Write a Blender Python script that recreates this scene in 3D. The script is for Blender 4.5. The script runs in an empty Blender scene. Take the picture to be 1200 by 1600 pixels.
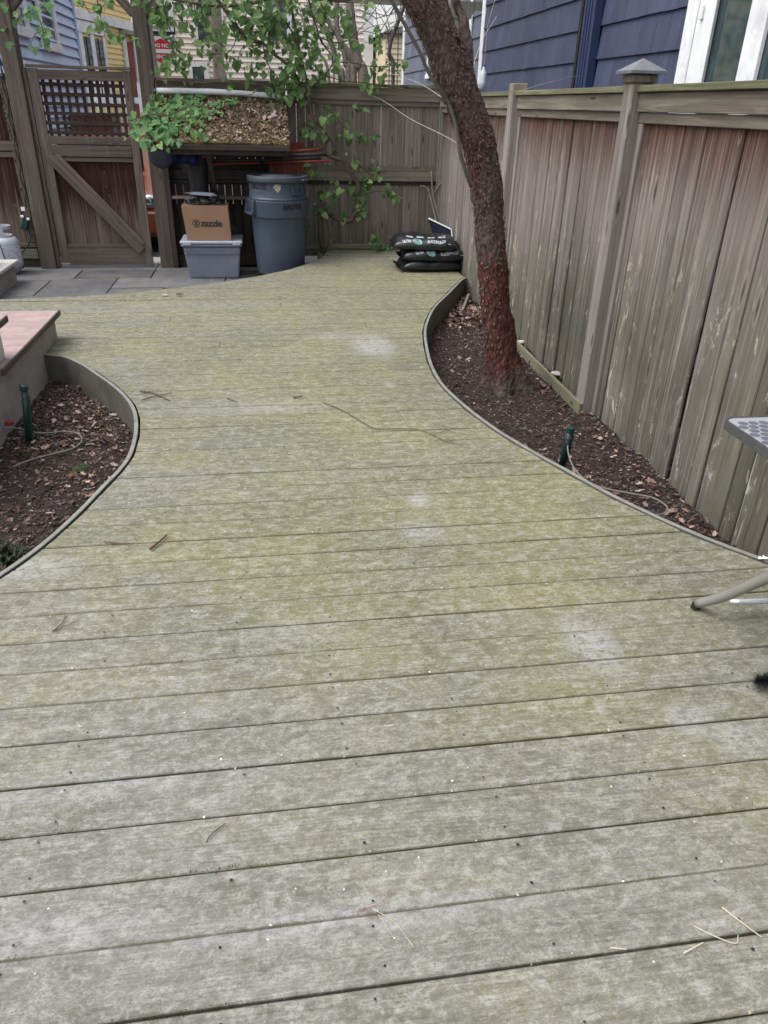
import bpy, bmesh, math, random
from mathutils import Vector, Matrix, noise
R = random.Random(11)
rad = math.radians
scene = bpy.context.scene
# ---------------------------------------------------------------- camera
cam_d = bpy.data.cameras.new('camera'); cam = bpy.data.objects.new('camera', cam_d)
scene.collection.objects.link(cam); scene.camera = cam
cam_d.sensor_fit = 'VERTICAL'; cam_d.sensor_height = 24.0; cam_d.lens = 24.0*1159/1600
cam_d.clip_start = .05; cam_d.clip_end = 400
cam.matrix_world = (Matrix.Translation((0,0,1.47)) @ Matrix.Rotation(rad(-9.15),4,'Z')
                    @ Matrix.Rotation(rad(90-28.7),4,'X') @ Matrix.Rotation(rad(1.5),4,'Z'))
# ---------------------------------------------------------------- light (overcast day)
world = bpy.data.worlds.new('World'); scene.world = world; world.use_nodes = True
wn = world.node_tree; wn.nodes.clear()
SUN_EL, SUN_ROT = rad(62), rad(268)
sky = wn.nodes.new('ShaderNodeTexSky'); sky.sky_type = 'NISHITA'; sky.sun_disc = False
sky.sun_elevation = SUN_EL; sky.sun_rotation = SUN_ROT; sky.dust_density = 4; sky.air_density = 1.2
hs = wn.nodes.new('ShaderNodeHueSaturation'); hs.inputs['Saturation'].default_value = .22
bg = wn.nodes.new('ShaderNodeBackground'); bg.inputs['Strength'].default_value = .15
wo = wn.nodes.new('ShaderNodeOutputWorld')
wn.links.new(sky.outputs[0], hs.inputs['Color']); wn.links.new(hs.outputs[0], bg.inputs[0]); wn.links.new(bg.outputs[0], wo.inputs[0])
sd = bpy.data.lights.new('sun', 'SUN'); sd.energy = .55; sd.angle = rad(45); sd.color = (1,.97,.93)
sun = bpy.data.objects.new('sun', sd); scene.collection.objects.link(sun)
sdir = Vector((math.sin(SUN_ROT)*math.cos(SUN_EL), math.cos(SUN_ROT)*math.cos(SUN_EL), math.sin(SUN_EL)))
sun.rotation_euler = sdir.to_track_quat('Z','Y').to_euler()
scene.view_settings.view_transform = 'Standard'; scene.view_settings.look = 'None'
scene.view_settings.gamma = 1; scene.view_settings.use_curve_mapping = False
scene.view_settings.exposure = 1.0

# ---------------------------------------------------------------- node helpers
class G:
    def __init__(s, m): s.nt = m.node_tree; s.L = s.nt.links.new
    def n(s, t, **k):
        x = s.nt.nodes.new(t)
        for a, b in k.items(): setattr(x, a, b)
        return x
    def put(s, sock, v):
        if isinstance(v, bpy.types.NodeSocket): s.L(v, sock)
        elif v is not None:
            if sock.type == 'RGBA' and len(v) == 3: v = (*v, 1)
            sock.default_value = v
    def pos(s): return s.n('ShaderNodeNewGeometry').outputs['Position']
    def oco(s, rnd=True):
        o = s.n('ShaderNodeTexCoord').outputs['Object']
        if not rnd: return o
        m = s.n('ShaderNodeVectorMath', operation='MULTIPLY_ADD')
        c = s.n('ShaderNodeCombineXYZ'); r = s.rnd()
        for i in range(3): s.put(c.inputs[i], r)
        s.put(m.inputs[0], c.outputs[0]); m.inputs[1].default_value = (37, 53, 71); s.put(m.inputs[2], o)
        return m.outputs[0]
    def rnd(s): return s.n('ShaderNodeObjectInfo').outputs['Random']
    def isl(s): return s.n('ShaderNodeNewGeometry').outputs['Random Per Island']
    def sc(s, v, k):
        m = s.n('ShaderNodeVectorMath', operation='MULTIPLY'); s.put(m.inputs[0], v); m.inputs[1].default_value = k; return m.outputs[0]
    def no(s, v, scale=5, det=4, ro=.55, dist=0):
        x = s.n('ShaderNodeTexNoise'); s.put(x.inputs['Vector'], v)
        x.inputs['Scale'].default_value = scale; x.inputs['Detail'].default_value = det
        x.inputs['Roughness'].default_value = ro; x.inputs['Distortion'].default_value = dist
        return x.outputs['Fac']
    def vo(s, v, scale=5, feat='F1', out='Distance'):
        x = s.n('ShaderNodeTexVoronoi', feature=feat); s.put(x.inputs['Vector'], v); x.inputs['Scale'].default_value = scale
        return x.outputs[out]
    def sm(s, v, a, b, lo=0., hi=1.):
        x = s.n('ShaderNodeMapRange', interpolation_type='SMOOTHSTEP'); s.put(x.inputs[0], v)
        x.inputs[1].default_value = a; x.inputs[2].default_value = b; x.inputs[3].default_value = lo; x.inputs[4].default_value = hi
        return x.outputs[0]
    def m(s, op, a, b=None):
        x = s.n('ShaderNodeMath', operation=op); s.put(x.inputs[0], a); s.put(x.inputs[1], b); return x.outputs[0]
    def mix(s, f, a, b, mode='MIX'):
        x = s.n('ShaderNodeMix', data_type='RGBA', blend_type=mode); s.put(x.inputs[0], f); s.put(x.inputs[6], a); s.put(x.inputs[7], b)
        return x.outputs[2]
    def gain(s, c, v):
        x = s.n('ShaderNodeVectorMath', operation='SCALE'); s.put(x.inputs[0], c); s.put(x.inputs[3], v); return x.outputs[0]
    def xyz(s, v): 
        x = s.n('ShaderNodeSeparateXYZ'); s.put(x.inputs[0], v); return x.outputs
    def out(s, col, rough=.85, h=None, st=.5, dist=.01, spec=.3, metal=0, tr=0, sub=0):
        b = s.n('ShaderNodeBsdfPrincipled'); o = s.n('ShaderNodeOutputMaterial'); s.L(b.outputs[0], o.inputs[0])
        s.put(b.inputs['Base Color'], col); s.put(b.inputs['Roughness'], rough); b.inputs['Metallic'].default_value = metal
        b.inputs['Specular IOR Level'].default_value = spec; b.inputs['Transmission Weight'].default_value = tr
        if h is not None:
            u = s.n('ShaderNodeBump'); u.inputs['Strength'].default_value = st; u.inputs['Distance'].default_value = dist
            s.put(u.inputs['Height'], h); s.L(u.outputs[0], b.inputs['Normal'])
        return b
def newmat(name):
    m = bpy.data.materials.new(name); m.use_nodes = True; m.node_tree.nodes.clear(); return m, G(m)

def plain(name, c, rough=.6, var=.12, scale=12, bump=.15, metal=0, spec=.4, dirt=None, tr=0):
    m, g = newmat(name); P = g.oco()
    n = g.no(P, scale, 5, .65); v = g.sm(n, .25, .75, 1-var, 1+var)
    col = g.gain(c, v)
    if dirt:
        d = g.sm(g.no(P, 3.5, 6, .7), .48, .68, 0, .7); col = g.mix(d, col, dirt)
    g.out(col, rough, g.no(P, scale*6, 4, .6), bump, .004, spec, metal, tr); return m

def wood(name, base, warm, green, z0, z1, g0, g1, streak=.35, dark=(.05,.04,.035), lichen=0., wamt=1., silver=.12):
    """weathered timber, grain along the piece's own Z; stain bands by height in the place"""
    m, g = newmat(name); O = g.oco(); P = g.pos(); z = g.xyz(P)[2]
    gr = g.no(g.sc(O, (38,38,1.6)), 1, 6, .62, .6); gr2 = g.no(g.sc(O, (140,140,4)), 1, 3, .6)
    blot = g.no(g.sc(O, (6,6,1.1)), 1, 5, .6)
    stv = g.no(g.sc(P, (55,55,.7)), 1, 5, .65)
    col = g.mix(g.sm(gr,.3,.72), g.gain(base, .68), g.gain(base, 1.28))
    zz = g.m('ADD', z, g.m('MULTIPLY', g.m('SUBTRACT', stv, .5), 1.1))
    w = g.m('MULTIPLY', g.sm(zz, z0, z1), wamt)
    col = g.mix(w, col, g.mix(g.sm(gr,.3,.7), g.gain(warm,.6), g.gain(warm,1.35)))
    zg = g.m('ADD', zz, g.m('MULTIPLY', g.m('MAXIMUM', g.m('SUBTRACT', g.xyz(P)[1], 4.2), -2.2), .16 if lichen else 0))
    gg = g.m('MULTIPLY', g.sm(zg, g1, g0), g.sm(g.no(P, 2.2, 4, .6), .25, .6, .55, 1.))
    col = g.mix(g.m('MULTIPLY', gg, .85), col, g.mix(g.sm(blot,.3,.7), g.gain(green,.65), g.gain(green,1.3)))
    col = g.mix(g.sm(gr2, .58, .75, 0, streak), col, dark)
    if lichen:
        li = g.m('MULTIPLY', g.sm(g.no(g.sc(P,(9,9,2.6)), 1, 9, .8, 1.2), .56, .64), g.m('MULTIPLY', g.sm(z, 1.1, .6), lichen))
        col = g.mix(li, col, (.50,.46,.38))
    kn = g.vo(g.sc(O, (13,13,2.6)), 1); kk = g.sm(kn, .16, .06); col = g.mix(g.m('MULTIPLY', kk, .8), col, dark)
    ring = g.sm(g.m('ABSOLUTE', g.m('SUBTRACT', kn, .20)), .04, .0); col = g.mix(g.m('MULTIPLY', ring, .4), col, g.gain(base,1.5))
    col = g.gain(col, g.sm(g.rnd(), 0, 1, .86, 1.13)); col = g.mix(g.m('MULTIPLY', g.sm(stv,.55,.72), silver), col, (.41,.385,.37))
    h = g.m('ADD', gr, g.m('MULTIPLY', gr2, .5))
    g.out(col, .88, h, .6, .006, .25); return m

# ---------------------------------------------------------------- mesh helpers
ROOT = {}
def finish(name, me, mat, parent=None, kind=None, smooth=False):
    o = bpy.data.objects.new(name, me); scene.collection.objects.link(o)
    if mat is not None and not me.materials: me.materials.append(mat)
    if smooth: me.shade_smooth()
    if parent is not None: o.parent = parent
    if kind: o['kind'] = kind
    return o
def obj(name, bm, mat, parent=None, kind=None, smooth=False):
    """bm is authored in world coordinates; it is brought into the parent's frame"""
    if parent is not None: bm.transform(wm(parent).inverted())
    me = bpy.data.meshes.new(name); bmesh.ops.recalc_face_normals(bm, faces=bm.faces); bm.to_mesh(me); bm.free()
    return finish(name, me, mat, parent, kind, smooth)
def wm(o):
    M = Matrix.LocRotScale(o.location, o.rotation_euler.to_quaternion(), o.scale)
    return wm(o.parent) @ M if o.parent else M
def thing(name, label, cat, loc, rz=0, group=None):
    o = bpy.data.objects.new(name, None); scene.collection.objects.link(o); o.empty_display_size = .1
    o.location = loc; o.rotation_euler = (0,0,rz); tag(o, label, cat, group); return o
def tag(o, label, cat, group=None):
    o['label'] = label; o['category'] = cat
    if group: o['group'] = group
    return o
def box(bm, c, s, M=None, bev=0):
    vs = [Vector((c[0]+s[0]*i/2, c[1]+s[1]*j/2, c[2]+s[2]*k/2)) for i in (-1,1) for j in (-1,1) for k in (-1,1)]
    if M: vs = [M @ v for v in vs]
    b = [bm.verts.new(v) for v in vs]
    F = [(0,1,3,2),(4,6,7,5),(0,4,5,1),(2,3,7,6),(0,2,6,4),(1,5,7,3)]
    fs = [bm.faces.new([b[i] for i in f]) for f in F]
    if bev:
        es = set(e for f in fs for e in f.edges); bmesh.ops.bevel(bm, geom=list(es), offset=bev, segments=1, affect='EDGES', clamp_overlap=True)
def bx(name, lo, hi, mat, parent=None, bev=.003, kind=None):
    bm = bmesh.new(); box(bm, [(a+b)/2 for a,b in zip(lo,hi)], [b-a for a,b in zip(lo,hi)], bev=bev)
    return obj(name, bm, mat, parent, kind)
_bc = {}
def board(name, p0, p1, wdir, w, t, mat, parent, bev=.003, kind=None):
    """a timber from p0 to p1 (its centre line), own Z along the grain, width w along wdir, thickness t; mesh shared between alike pieces"""
    p0, p1 = Vector(p0), Vector(p1); L = (p1-p0).length; z = (p1-p0).normalized(); x = Vector(wdir); x = (x - z*x.dot(z)).normalized(); y = z.cross(x)
    key = (round(L,3), round(w,3), round(t,3), mat.name, bev)
    if key not in _bc:
        bm = bmesh.new(); box(bm, (0,0,0), (w,t,L), bev=min(bev, t*.3)); me = bpy.data.meshes.new(name); bmesh.ops.recalc_face_normals(bm, faces=bm.faces); bm.to_mesh(me); bm.free(); me.materials.append(mat); _bc[key] = me
    o = bpy.data.objects.new(name, _bc[key]); scene.collection.objects.link(o)
    M = Matrix((x,y,z)).transposed().to_4x4(); M.translation = (p0+p1)/2
    if parent is not None: o.parent = parent; M = wm(parent).inverted() @ M
    o.location = M.to_translation(); o.rotation_euler = M.to_euler()
    if kind: o['kind'] = kind
    return o
def smoothpts(pts, n=6):
    pts = [Vector(p) for p in pts]
    if len(pts) < 3: return pts
    P = [2*pts[0]-pts[1]] + pts + [2*pts[-1]-pts[-2]]; out = []
    for i in range(1, len(P)-2):
        for k in range(n):
            t = k/n; a,b,c,d = P[i-1:i+3]
            out.append(.5*((2*b)+(c-a)*t+(2*a-5*b+4*c-d)*t*t+(3*b-a-3*c+d)*t**3))
    out.append(pts[-1]); return out
def tube(bm, pts, r0, r1=None, seg=8, cap=True, wob=0, flat=None):
    r1 = r0 if r1 is None else r1; n = len(pts); rings = []; up = Vector((0,0,1)); prev = None
    for i, p in enumerate(pts):
        t = (pts[min(i+1,n-1)] - pts[max(i-1,0)]).normalized()
        if prev is None:
            a = t.cross(up); a = a if a.length > .1 else t.cross(Vector((1,0,0))); a.normalize()
        else: a = (prev - t*prev.dot(t)).normalized()
        prev = a; b = t.cross(a); r = r0 + (r1-r0)*i/max(1,n-1)
        if wob: r *= 1 + wob*noise.noise(Vector(p)*14)
        rings.append([bm.verts.new(Vector(p) + r*(a*math.cos(2*math.pi*k/seg) + b*(flat or 1)*math.sin(2*math.pi*k/seg))) for k in range(seg)])
    for i in range(n-1):
        for k in range(seg):
            bm.faces.new((rings[i][k], rings[i][(k+1)%seg], rings[i+1][(k+1)%seg], rings[i+1][k]))
    if cap: bm.faces.new(rings[0][::-1]); bm.faces.new(rings[-1])
    return rings
def lathe(bm, prof, c, seg=48):
    rings = [[bm.verts.new((c[0]+r*math.cos(2*math.pi*k/seg), c[1]+r*math.sin(2*math.pi*k/seg), c[2]+z)) for k in range(seg)] for r, z in prof]
    for i in range(len(prof)-1):
        for k in range(seg): bm.faces.new((rings[i][k], rings[i][(k+1)%seg], rings[i+1][(k+1)%seg], rings[i+1][k]))
    bm.faces.new(rings[0][::-1]); bm.faces.new(rings[-1])
def text_bm(s, size, extrude=0, bold=0, spacing=1, align='CENTER'):
    cu = bpy.data.curves.new('lettering', 'FONT'); cu.body = s; cu.size = size; cu.extrude = extrude; cu.offset = bold; cu.space_character = spacing
    cu.align_x = align; cu.align_y = 'CENTER'; cu.resolution_u = 3
    o = bpy.data.objects.new('lettering', cu); scene.collection.objects.link(o)
    dg = bpy.context.evaluated_depsgraph_get(); me = o.evaluated_get(dg).to_mesh(); bm = bmesh.new(); bm.from_mesh(me)
    o.evaluated_get(dg).to_mesh_clear(); bpy.data.objects.remove(o); bpy.data.curves.remove(cu); return bm
def place(bm, origin, xd, yd):
    """lay an XY-plane bmesh on a surface"""
    x = Vector(xd).normalized(); y = Vector(yd).normalized(); z = x.cross(y)
    M = Matrix((x,y,z)).transposed().to_4x4(); M.translation = Vector(origin); bm.transform(M); return bm
def from_quads(name, quads, mat, parent=None, kind=None, smooth=False):
    V, F = [], []
    M = wm(parent).inverted() if parent else None
    for q in quads:
        i = len(V); V += [tuple(M @ Vector(p)) if M else tuple(p) for p in q]; F.append(tuple(range(i, i+len(q))))
    me = bpy.data.meshes.new(name); me.from_pydata(V, [], F); me.update(); return finish(name, me, mat, parent, kind, smooth)

# ---------------------------------------------------------------- materials
GREY = (.205,.178,.165)
W_RIGHT = wood('right_fence_timber', (.218,.188,.174), (.082,.035,.022), (.096,.093,.064), .98, 1.48, .30, 1.12, streak=.6, lichen=.85, silver=.5)
W_BACK = wood('back_fence_timber', (.225,.188,.172), (.12,.08,.065), (.085,.085,.04), 1.3, 2.2, -.1, .45)
W_RAIL = wood('rail_timber', (.18,.155,.125), (.15,.14,.10), (.13,.13,.08), 1.45, 1.9, -.2, .1)
W_CAP = wood('mossy_cap_timber', (.17,.165,.115), (.13,.14,.06), (.13,.13,.08), 1.3, 1.9, -.2, .1)
W_POST = wood('post_timber', (.25,.22,.205), (.20,.18,.13), (.19,.17,.15), 1.3, 1.9, -.2, .9)
W_GATE = wood('gate_timber', (.132,.104,.088), (.12,.095,.08), (.115,.10,.08), 1.5, 2.4, -.3, .3)
W_GATEB = wood('gate_board_timber', (.135,.102,.083), (.040,.015,.011), (.125,.104,.085), .22, .62, -.3, .3)
W_DARK = wood('shade_darkened_timber', (.05,.042,.038), (.035,.022,.02), (.048,.042,.033), 1.0, 1.6, -.3, .3)  # base colour darkened to stand in for the shade under the shelter roof
W_PERG = wood('pergola_timber', (.30,.29,.24), (.28,.28,.22), (.28,.27,.22), 2.2, 3.0, -.3, .3)

def deck_material():
    m, g = newmat('mossy_deck_plank'); P = g.pos(); X, Y, Z = g.xyz(P)[:3]; O = g.oco()
    big = g.no(P, .75, 3, .55); mid = g.no(g.sc(P,(1.2,2.6,1)), 2.2, 4, .6)
    moss = g.m('ADD', g.m('MULTIPLY', g.sm(Y, .3, 2.9), .46), g.m('MULTIPLY', g.sm(X, -.9, 1.3), .24))
    moss = g.m('ADD', moss, g.m('MULTIPLY', g.m('SUBTRACT', big, .5), 1.15)); moss = g.m('ADD', moss, g.m('MULTIPLY', g.m('SUBTRACT', mid, .5), .75))
    moss = g.m('ADD', moss, g.m('MULTIPLY', g.m('SUBTRACT', g.rnd(), .5), .18))
    moss = g.m('ADD', moss, g.m('MULTIPLY', g.sm(Y, 7.4, 8.3), -.3))
    moss = g.m('ADD', moss, g.m('MULTIPLY', g.m('SUBTRACT', g.no(P, 34, 8, .8), .5), .9)); a = g.sm(moss, -.02, .68)
    grey = g.mix(g.sm(mid,.35,.65), (.148,.142,.124), (.196,.190,.176))
    green = g.mix(g.sm(g.no(P,1.6,3,.6),.35,.65), (.132,.130,.070), (.182,.172,.082))
    col = g.mix(a, grey, green)
    # lacy lichen and abrasion speckle
    lace = g.no(g.sc(P,(1,1.35,1)), 48, 9, .8, .8); l2 = g.no(g.sc(P,(1,1.6,1)), 17, 8, .78, .5)
    ra = g.no(g.sc(P,(1.1,1.5,1)), 34, 8, .78, .7); rb = g.no(g.sc(P,(.8,1.5,1)), 85, 5, .75, .5)
    ridge = g.m('MAXIMUM', g.sm(g.m('ABSOLUTE', g.m('SUBTRACT', ra, .5)), .030, .004), g.m('MULTIPLY', g.sm(g.m('ABSOLUTE', g.m('SUBTRACT', rb, .5)), .035, .005), .7))
    ridge = g.m('MULTIPLY', ridge, g.sm(l2, .40, .60))
    col = g.mix(g.sm(lace,.51,.60,0,.4), col, (.37,.365,.335)); col = g.mix(g.sm(lace,.49,.38,0,.44), col, (.075,.075,.045)); col = g.mix(g.m('MULTIPLY', ridge, .6), col, (.44,.44,.38))
    col = g.mix(g.sm(l2,.52,.66,0,.34), col, (.37,.37,.37)); col = g.mix(g.sm(l2,.47,.33,0,.34), col, (.12,.12,.075))
    # grain along the board
    gr = g.no(g.sc(O,(3.5,85,1)), 1, 5, .65, .9); gr2 = g.no(g.sc(O,(9,260,1)), 1, 3, .6)
    wv = g.m('SINE', g.m('ADD', g.m('MULTIPLY', g.xyz(O)[1], 520), g.m('MULTIPLY', g.no(g.sc(O,(1.1,7,1)), 1, 3, .5), 60))); wm_ = g.m('MULTIPLY', g.sm(wv,.2,1,0,.2), g.sm(g.no(g.sc(O,(.9,3,1)), 1.3, 3),.42,.6)); col = g.mix(wm_, col, (.07,.068,.045))
    col = g.gain(col, g.sm(gr,.25,.75,.90,1.09)); col = g.gain(col, g.sm(gr2,.3,.7,.90,1.08))
    crack = g.m('MULTIPLY', g.sm(gr, .36, .28), g.sm(g.no(P,3,2),.5,.7)); col = g.mix(g.m('MULTIPLY',crack,.6), col, (.06,.06,.04))
    # pale scuffs
    sc = None
    for (x,y,rx,ry,k) in [(.71,5.05,.19,.36,.85),(.46,5.3,.25,.16,.4),(.59,2.75,.06,.10,.8),(.55,2.48,.12,.1,.5),(.95,1.72,.10,.17,.75),(1.1,1.38,.09,.08,.6),(1.2,1.3,.10,.07,.6),(.70,4.22,.05,.05,.7),(-.9,2.37,.2,.1,.6),(.05,1.9,.2,.08,.35),(-.5,.98,.3,.06,.4),(.1,.93,.5,.05,.5),(-.45,1.35,.4,.05,.35),(.0,3.9,.5,.12,.3),(-.3,6.3,.6,.2,.2)]:
        v = g.n('ShaderNodeVectorMath', operation='SUBTRACT'); g.put(v.inputs[0], P); v.inputs[1].default_value = (x,y,0)
        d = g.n('ShaderNodeVectorMath', operation='LENGTH'); g.put(d.inputs[0], g.sc(v.outputs[0], (1/rx,1/ry,0)))
        e = g.m('ADD', d.outputs['Value'], g.m('MULTIPLY', g.m('SUBTRACT', l2, .5), 2.4))
        e = g.sm(e, 1.15, .35, 0, k); sc = e if sc is None else g.m('MAXIMUM', sc, e)
    sc = g.m('MULTIPLY', sc, g.sm(g.m('ADD', g.m('MULTIPLY', l2, .6), g.m('MULTIPLY', ra, .4)), .38, .54, .05, 1.))
    sc = g.m('MULTIPLY', sc, g.sm(lace, .38, .56, .35, 1.))
    col = g.mix(g.m('MULTIPLY', sc, .7), col, (.42,.42,.45))
    v = g.n('ShaderNodeVectorMath', operation='SUBTRACT'); g.put(v.inputs[0], P); v.inputs[1].default_value = (.83,4.55,0)
    d = g.n('ShaderNodeVectorMath', operation='LENGTH'); g.put(d.inputs[0], g.sc(v.outputs[0], (8,7,0)))
    col = g.mix(g.sm(g.m('ADD', d.outputs['Value'], g.m('MULTIPLY', g.m('SUBTRACT', l2, .5), 2)), 1, .3, 0, .5), col, (.13,.12,.11))
    # pale and dark dots
    vd = g.vo(P, 26); col = g.mix(g.m('MULTIPLY', g.sm(vd,.07,.045), g.sm(g.vo(P,26,'F1','Color'),.72,.75)), col, (.62,.62,.58))
    # damp moss in the joints
    u = g.m('FRACT', g.m('ADD', g.m('MULTIPLY', g.m('SUBTRACT', Y, .793), 1/.1429), 20)); e = g.m('MINIMUM', u, g.m('SUBTRACT', 1, u))
    ed = g.m('ADD', e, g.m('MULTIPLY', g.m('SUBTRACT', g.no(g.sc(P,(1,1,1)), 9, 6, .7), .5), .10))
    col = g.mix(g.sm(ed,.036,.006,0,.68), col, (.090,.086,.045))
    h = g.m('ADD', g.m('MULTIPLY', gr, .8), g.m('ADD', lace, g.m('MULTIPLY', l2, .6)))
    g.out(col, g.sm(lace,.3,.7,.78,.95), h, .55, .0035, .25); return m
DECK = deck_material()
def mulch_mat(name, cs, rough=.95):
    m, g = newmat(name); r = g.isl(); cr = g.n('ShaderNodeValToRGB'); g.put(cr.inputs[0], r); e = cr.color_ramp.elements
    cr.color_ramp.interpolation = 'CONSTANT'
    e[0].position = 0; e[0].color = (*cs[0],1); e[1].position = 1/len(cs); e[1].color = (*cs[1],1)
    for i, c in enumerate(cs[2:], 2): k = e.new(i/len(cs)); k.color = (*c,1)
    g.out(g.gain(cr.outputs[0], g.sm(g.no(g.pos(), 90, 3),.3,.7,.7,1.25)), rough, None, spec=.2); return m
CHIP = mulch_mat('bark_mulch', [(.15,.12,.112),(.10,.082,.078),(.18,.145,.135),(.12,.10,.096),(.08,.066,.062),(.045,.028,.024),(.075,.045,.038),(.03,.02,.018),(.10,.062,.052),(.055,.034,.032),(.14,.095,.08),(.035,.026,.025),(.06,.04,.035),(.09,.05,.04),(.04,.026,.022),(.30,.245,.225),(.07,.045,.042),(.12,.08,.074)])
LITTER = mulch_mat('dead_leaves', [(.15,.09,.07),(.26,.17,.14),(.10,.06,.05),(.42,.31,.27),(.13,.07,.05),(.20,.13,.10),(.36,.26,.22),(.08,.052,.045)])
def soil():
    m, g = newmat('mulch_soil'); P = g.pos(); n = g.no(P, 30, 8, .75); c = g.mix(g.sm(n,.35,.7), (.030,.023,.021), (.085,.064,.057))
    g.out(c, .97, n, 1, .03, .15); return m
SOIL = soil()
def leafmat(name, cs, tr=.35):
    m, g = newmat(name); r = g.m('FRACT', g.m('ADD', g.isl(), g.m('MULTIPLY', g.rnd(), 7.3)))
    cr = g.n('ShaderNodeValToRGB'); g.put(cr.inputs[0], r); e = cr.color_ramp.elements
    e[0].position = 0; e[0].color = (*cs[0],1); e[1].position = 1; e[1].color = (*cs[-1],1)
    for i, c in enumerate(cs[1:-1], 1): k = e.new(i/(len(cs)-1)); k.color = (*c,1)
    col = g.gain(cr.outputs[0], g.sm(g.no(g.pos(), 60, 4),.3,.7,.8,1.2))
    b = g.n('ShaderNodeBsdfPrincipled'); g.put(b.inputs['Base Color'], col); b.inputs['Roughness'].default_value = .5; b.inputs['Specular IOR Level'].default_value = .35
    t = g.n('ShaderNodeBsdfTranslucent'); g.put(t.inputs[0], g.gain(col, 1.3)); mx = g.n('ShaderNodeMixShader'); mx.inputs[0].default_value = tr
    o = g.n('ShaderNodeOutputMaterial'); g.L(b.outputs[0], mx.inputs[1]); g.L(t.outputs[0], mx.inputs[2]); g.L(mx.outputs[0], o.inputs[0]); return m
LEAF = leafmat('vine_leaf', [(.065,.115,.04),(.11,.20,.07),(.18,.30,.11),(.085,.155,.06),(.26,.39,.14),(.14,.245,.08)], .5)
LEAF2 = leafmat('ivy_leaf', [(.10,.20,.08),(.16,.31,.13),(.21,.38,.18),(.12,.24,.09),(.26,.42,.12)], .45)
GRASS = leafmat('weed_leaf', [(.05,.11,.03),(.08,.17,.04)])
def bark():
    m, g = newmat('red_flaky_bark'); P = g.oco(False); z = g.xyz(P)[2]
    big = g.no(g.sc(P,(3,3,1.6)), 1, 5, .65); fl = g.no(g.sc(P,(34,34,15)), 1, 6, .7, .8); vor = g.vo(g.sc(P,(46,46,22)), 1)
    red = g.mix(g.sm(fl,.3,.7), (.040,.015,.012), (.135,.042,.033)); gry = g.mix(g.sm(fl,.3,.7), (.040,.028,.025), (.150,.110,.095))
    a = g.m('ADD', g.sm(big,.4,.62), g.m('MULTIPLY', g.sm(z, 1.1, 1.6), .45)); a = g.m('SUBTRACT', a, g.m('MULTIPLY', g.sm(g.m('ABSOLUTE', g.m('SUBTRACT', z, .45)), .55, .2), .35))
    col = g.mix(g.sm(a,.15,.9), red, gry)
    col = g.mix(g.m('MULTIPLY', g.sm(g.m('ADD', z, g.m('MULTIPLY', big, .3)), .32, .12), .92), col, g.mix(g.sm(fl,.3,.7), (.032,.025,.024), (.105,.085,.078)))
    col = g.mix(g.sm(vor,.33,.12,0,.30), col, (.27,.20,.17))
    h = g.m('ADD', fl, g.m('MULTIPLY', vor, -.7)); g.out(col, .8, h, 1, .014, .3); return m
BARK = bark()
FLAKE = mulch_mat('bark_flakes', [(.09,.055,.048),(.12,.08,.068),(.08,.045,.038),(.16,.115,.098),(.085,.038,.030),(.10,.068,.058),(.10,.045,.036)], .85)
STEM = plain('woody_stem', (.085,.06,.048), .85, .4, 30, .5)
TWIG = plain('dead_twig', (.11,.085,.065), .85, .3, 60, .4)
GREYBARK = plain('grey_bark', (.11,.10,.09), .9, .4, 12, .8)
STEM_G = plain('grey_branch', (.25,.21,.18), .85, .35, 30, .5)
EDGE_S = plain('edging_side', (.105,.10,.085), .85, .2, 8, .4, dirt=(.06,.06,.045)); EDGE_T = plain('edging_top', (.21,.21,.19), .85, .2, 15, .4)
STONE = None
def stone():
    m, g = newmat('bluestone'); P = g.oco(); n = g.no(P, 5, 6, .65); f = g.no(P, 60, 5, .7)
    c = g.mix(g.sm(n,.3,.7), (.095,.096,.103), (.155,.15,.15)); c = g.gain(c, g.sm(g.rnd(),0,1,.82,1.18)); c = g.mix(g.sm(g.no(g.pos(),2.5,4),.5,.7,0,.4), c, (.17,.17,.12))
    g.out(c, .8, g.m('ADD', n, g.m('MULTIPLY', f, .4)), .5, .006, .35); return m
STONE = stone()
PINK = plain('pink_composite', (.36,.262,.25), .7, .16, 10, .35, dirt=(.29,.225,.21))
PLAST = plain('grey_plaster', (.34,.31,.285), .9, .16, 5, .5, dirt=(.235,.205,.185))
NOSE = plain('dark_nosing', (.085,.065,.06), .7, .2, 30, .4)
WHITE = plain('white_paint', (.80,.81,.83), .5, .08, 8, .2, dirt=(.55,.55,.56))
WHITE2 = plain('worn_white_slab', (.55,.54,.51), .75, .14, 9, .4)
BRUTE = plain('blue_grey_plastic', (.052,.070,.100), .48, .10, 7, .12, spec=.45, dirt=(.065,.08,.10))
BRUTE_D = plain('blue_grey_lid', (.042,.050,.066), .55, .14, 7, .15, spec=.4)
INK = plain('black_print', (.012,.012,.018), .6, .05); INKB = plain('dark_blue_print', (.03,.04,.075), .6, .05)
CARD = plain('cardboard', (.30,.175,.112), .85, .07, 6, .12)
CARD_D = plain('cardboard_side', (.15,.08,.055), .85, .07, 6, .12)
BIN = plain('cloudy_blue_plastic', (.19,.205,.262), .42, .12, 5, .12, spec=.5, dirt=(.24,.255,.30)); BINL = plain('clear_lid_rim', (.40,.42,.50), .3, .08, 12, .1, spec=.6)
BLACKP = plain('black_plastic_film', (.010,.011,.014), .28, .2, 9, .3, spec=.6)
TEAL = plain('teal_print', (.10,.34,.30), .45, .05); PALE = plain('pale_print', (.38,.42,.45), .45, .05)
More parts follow.
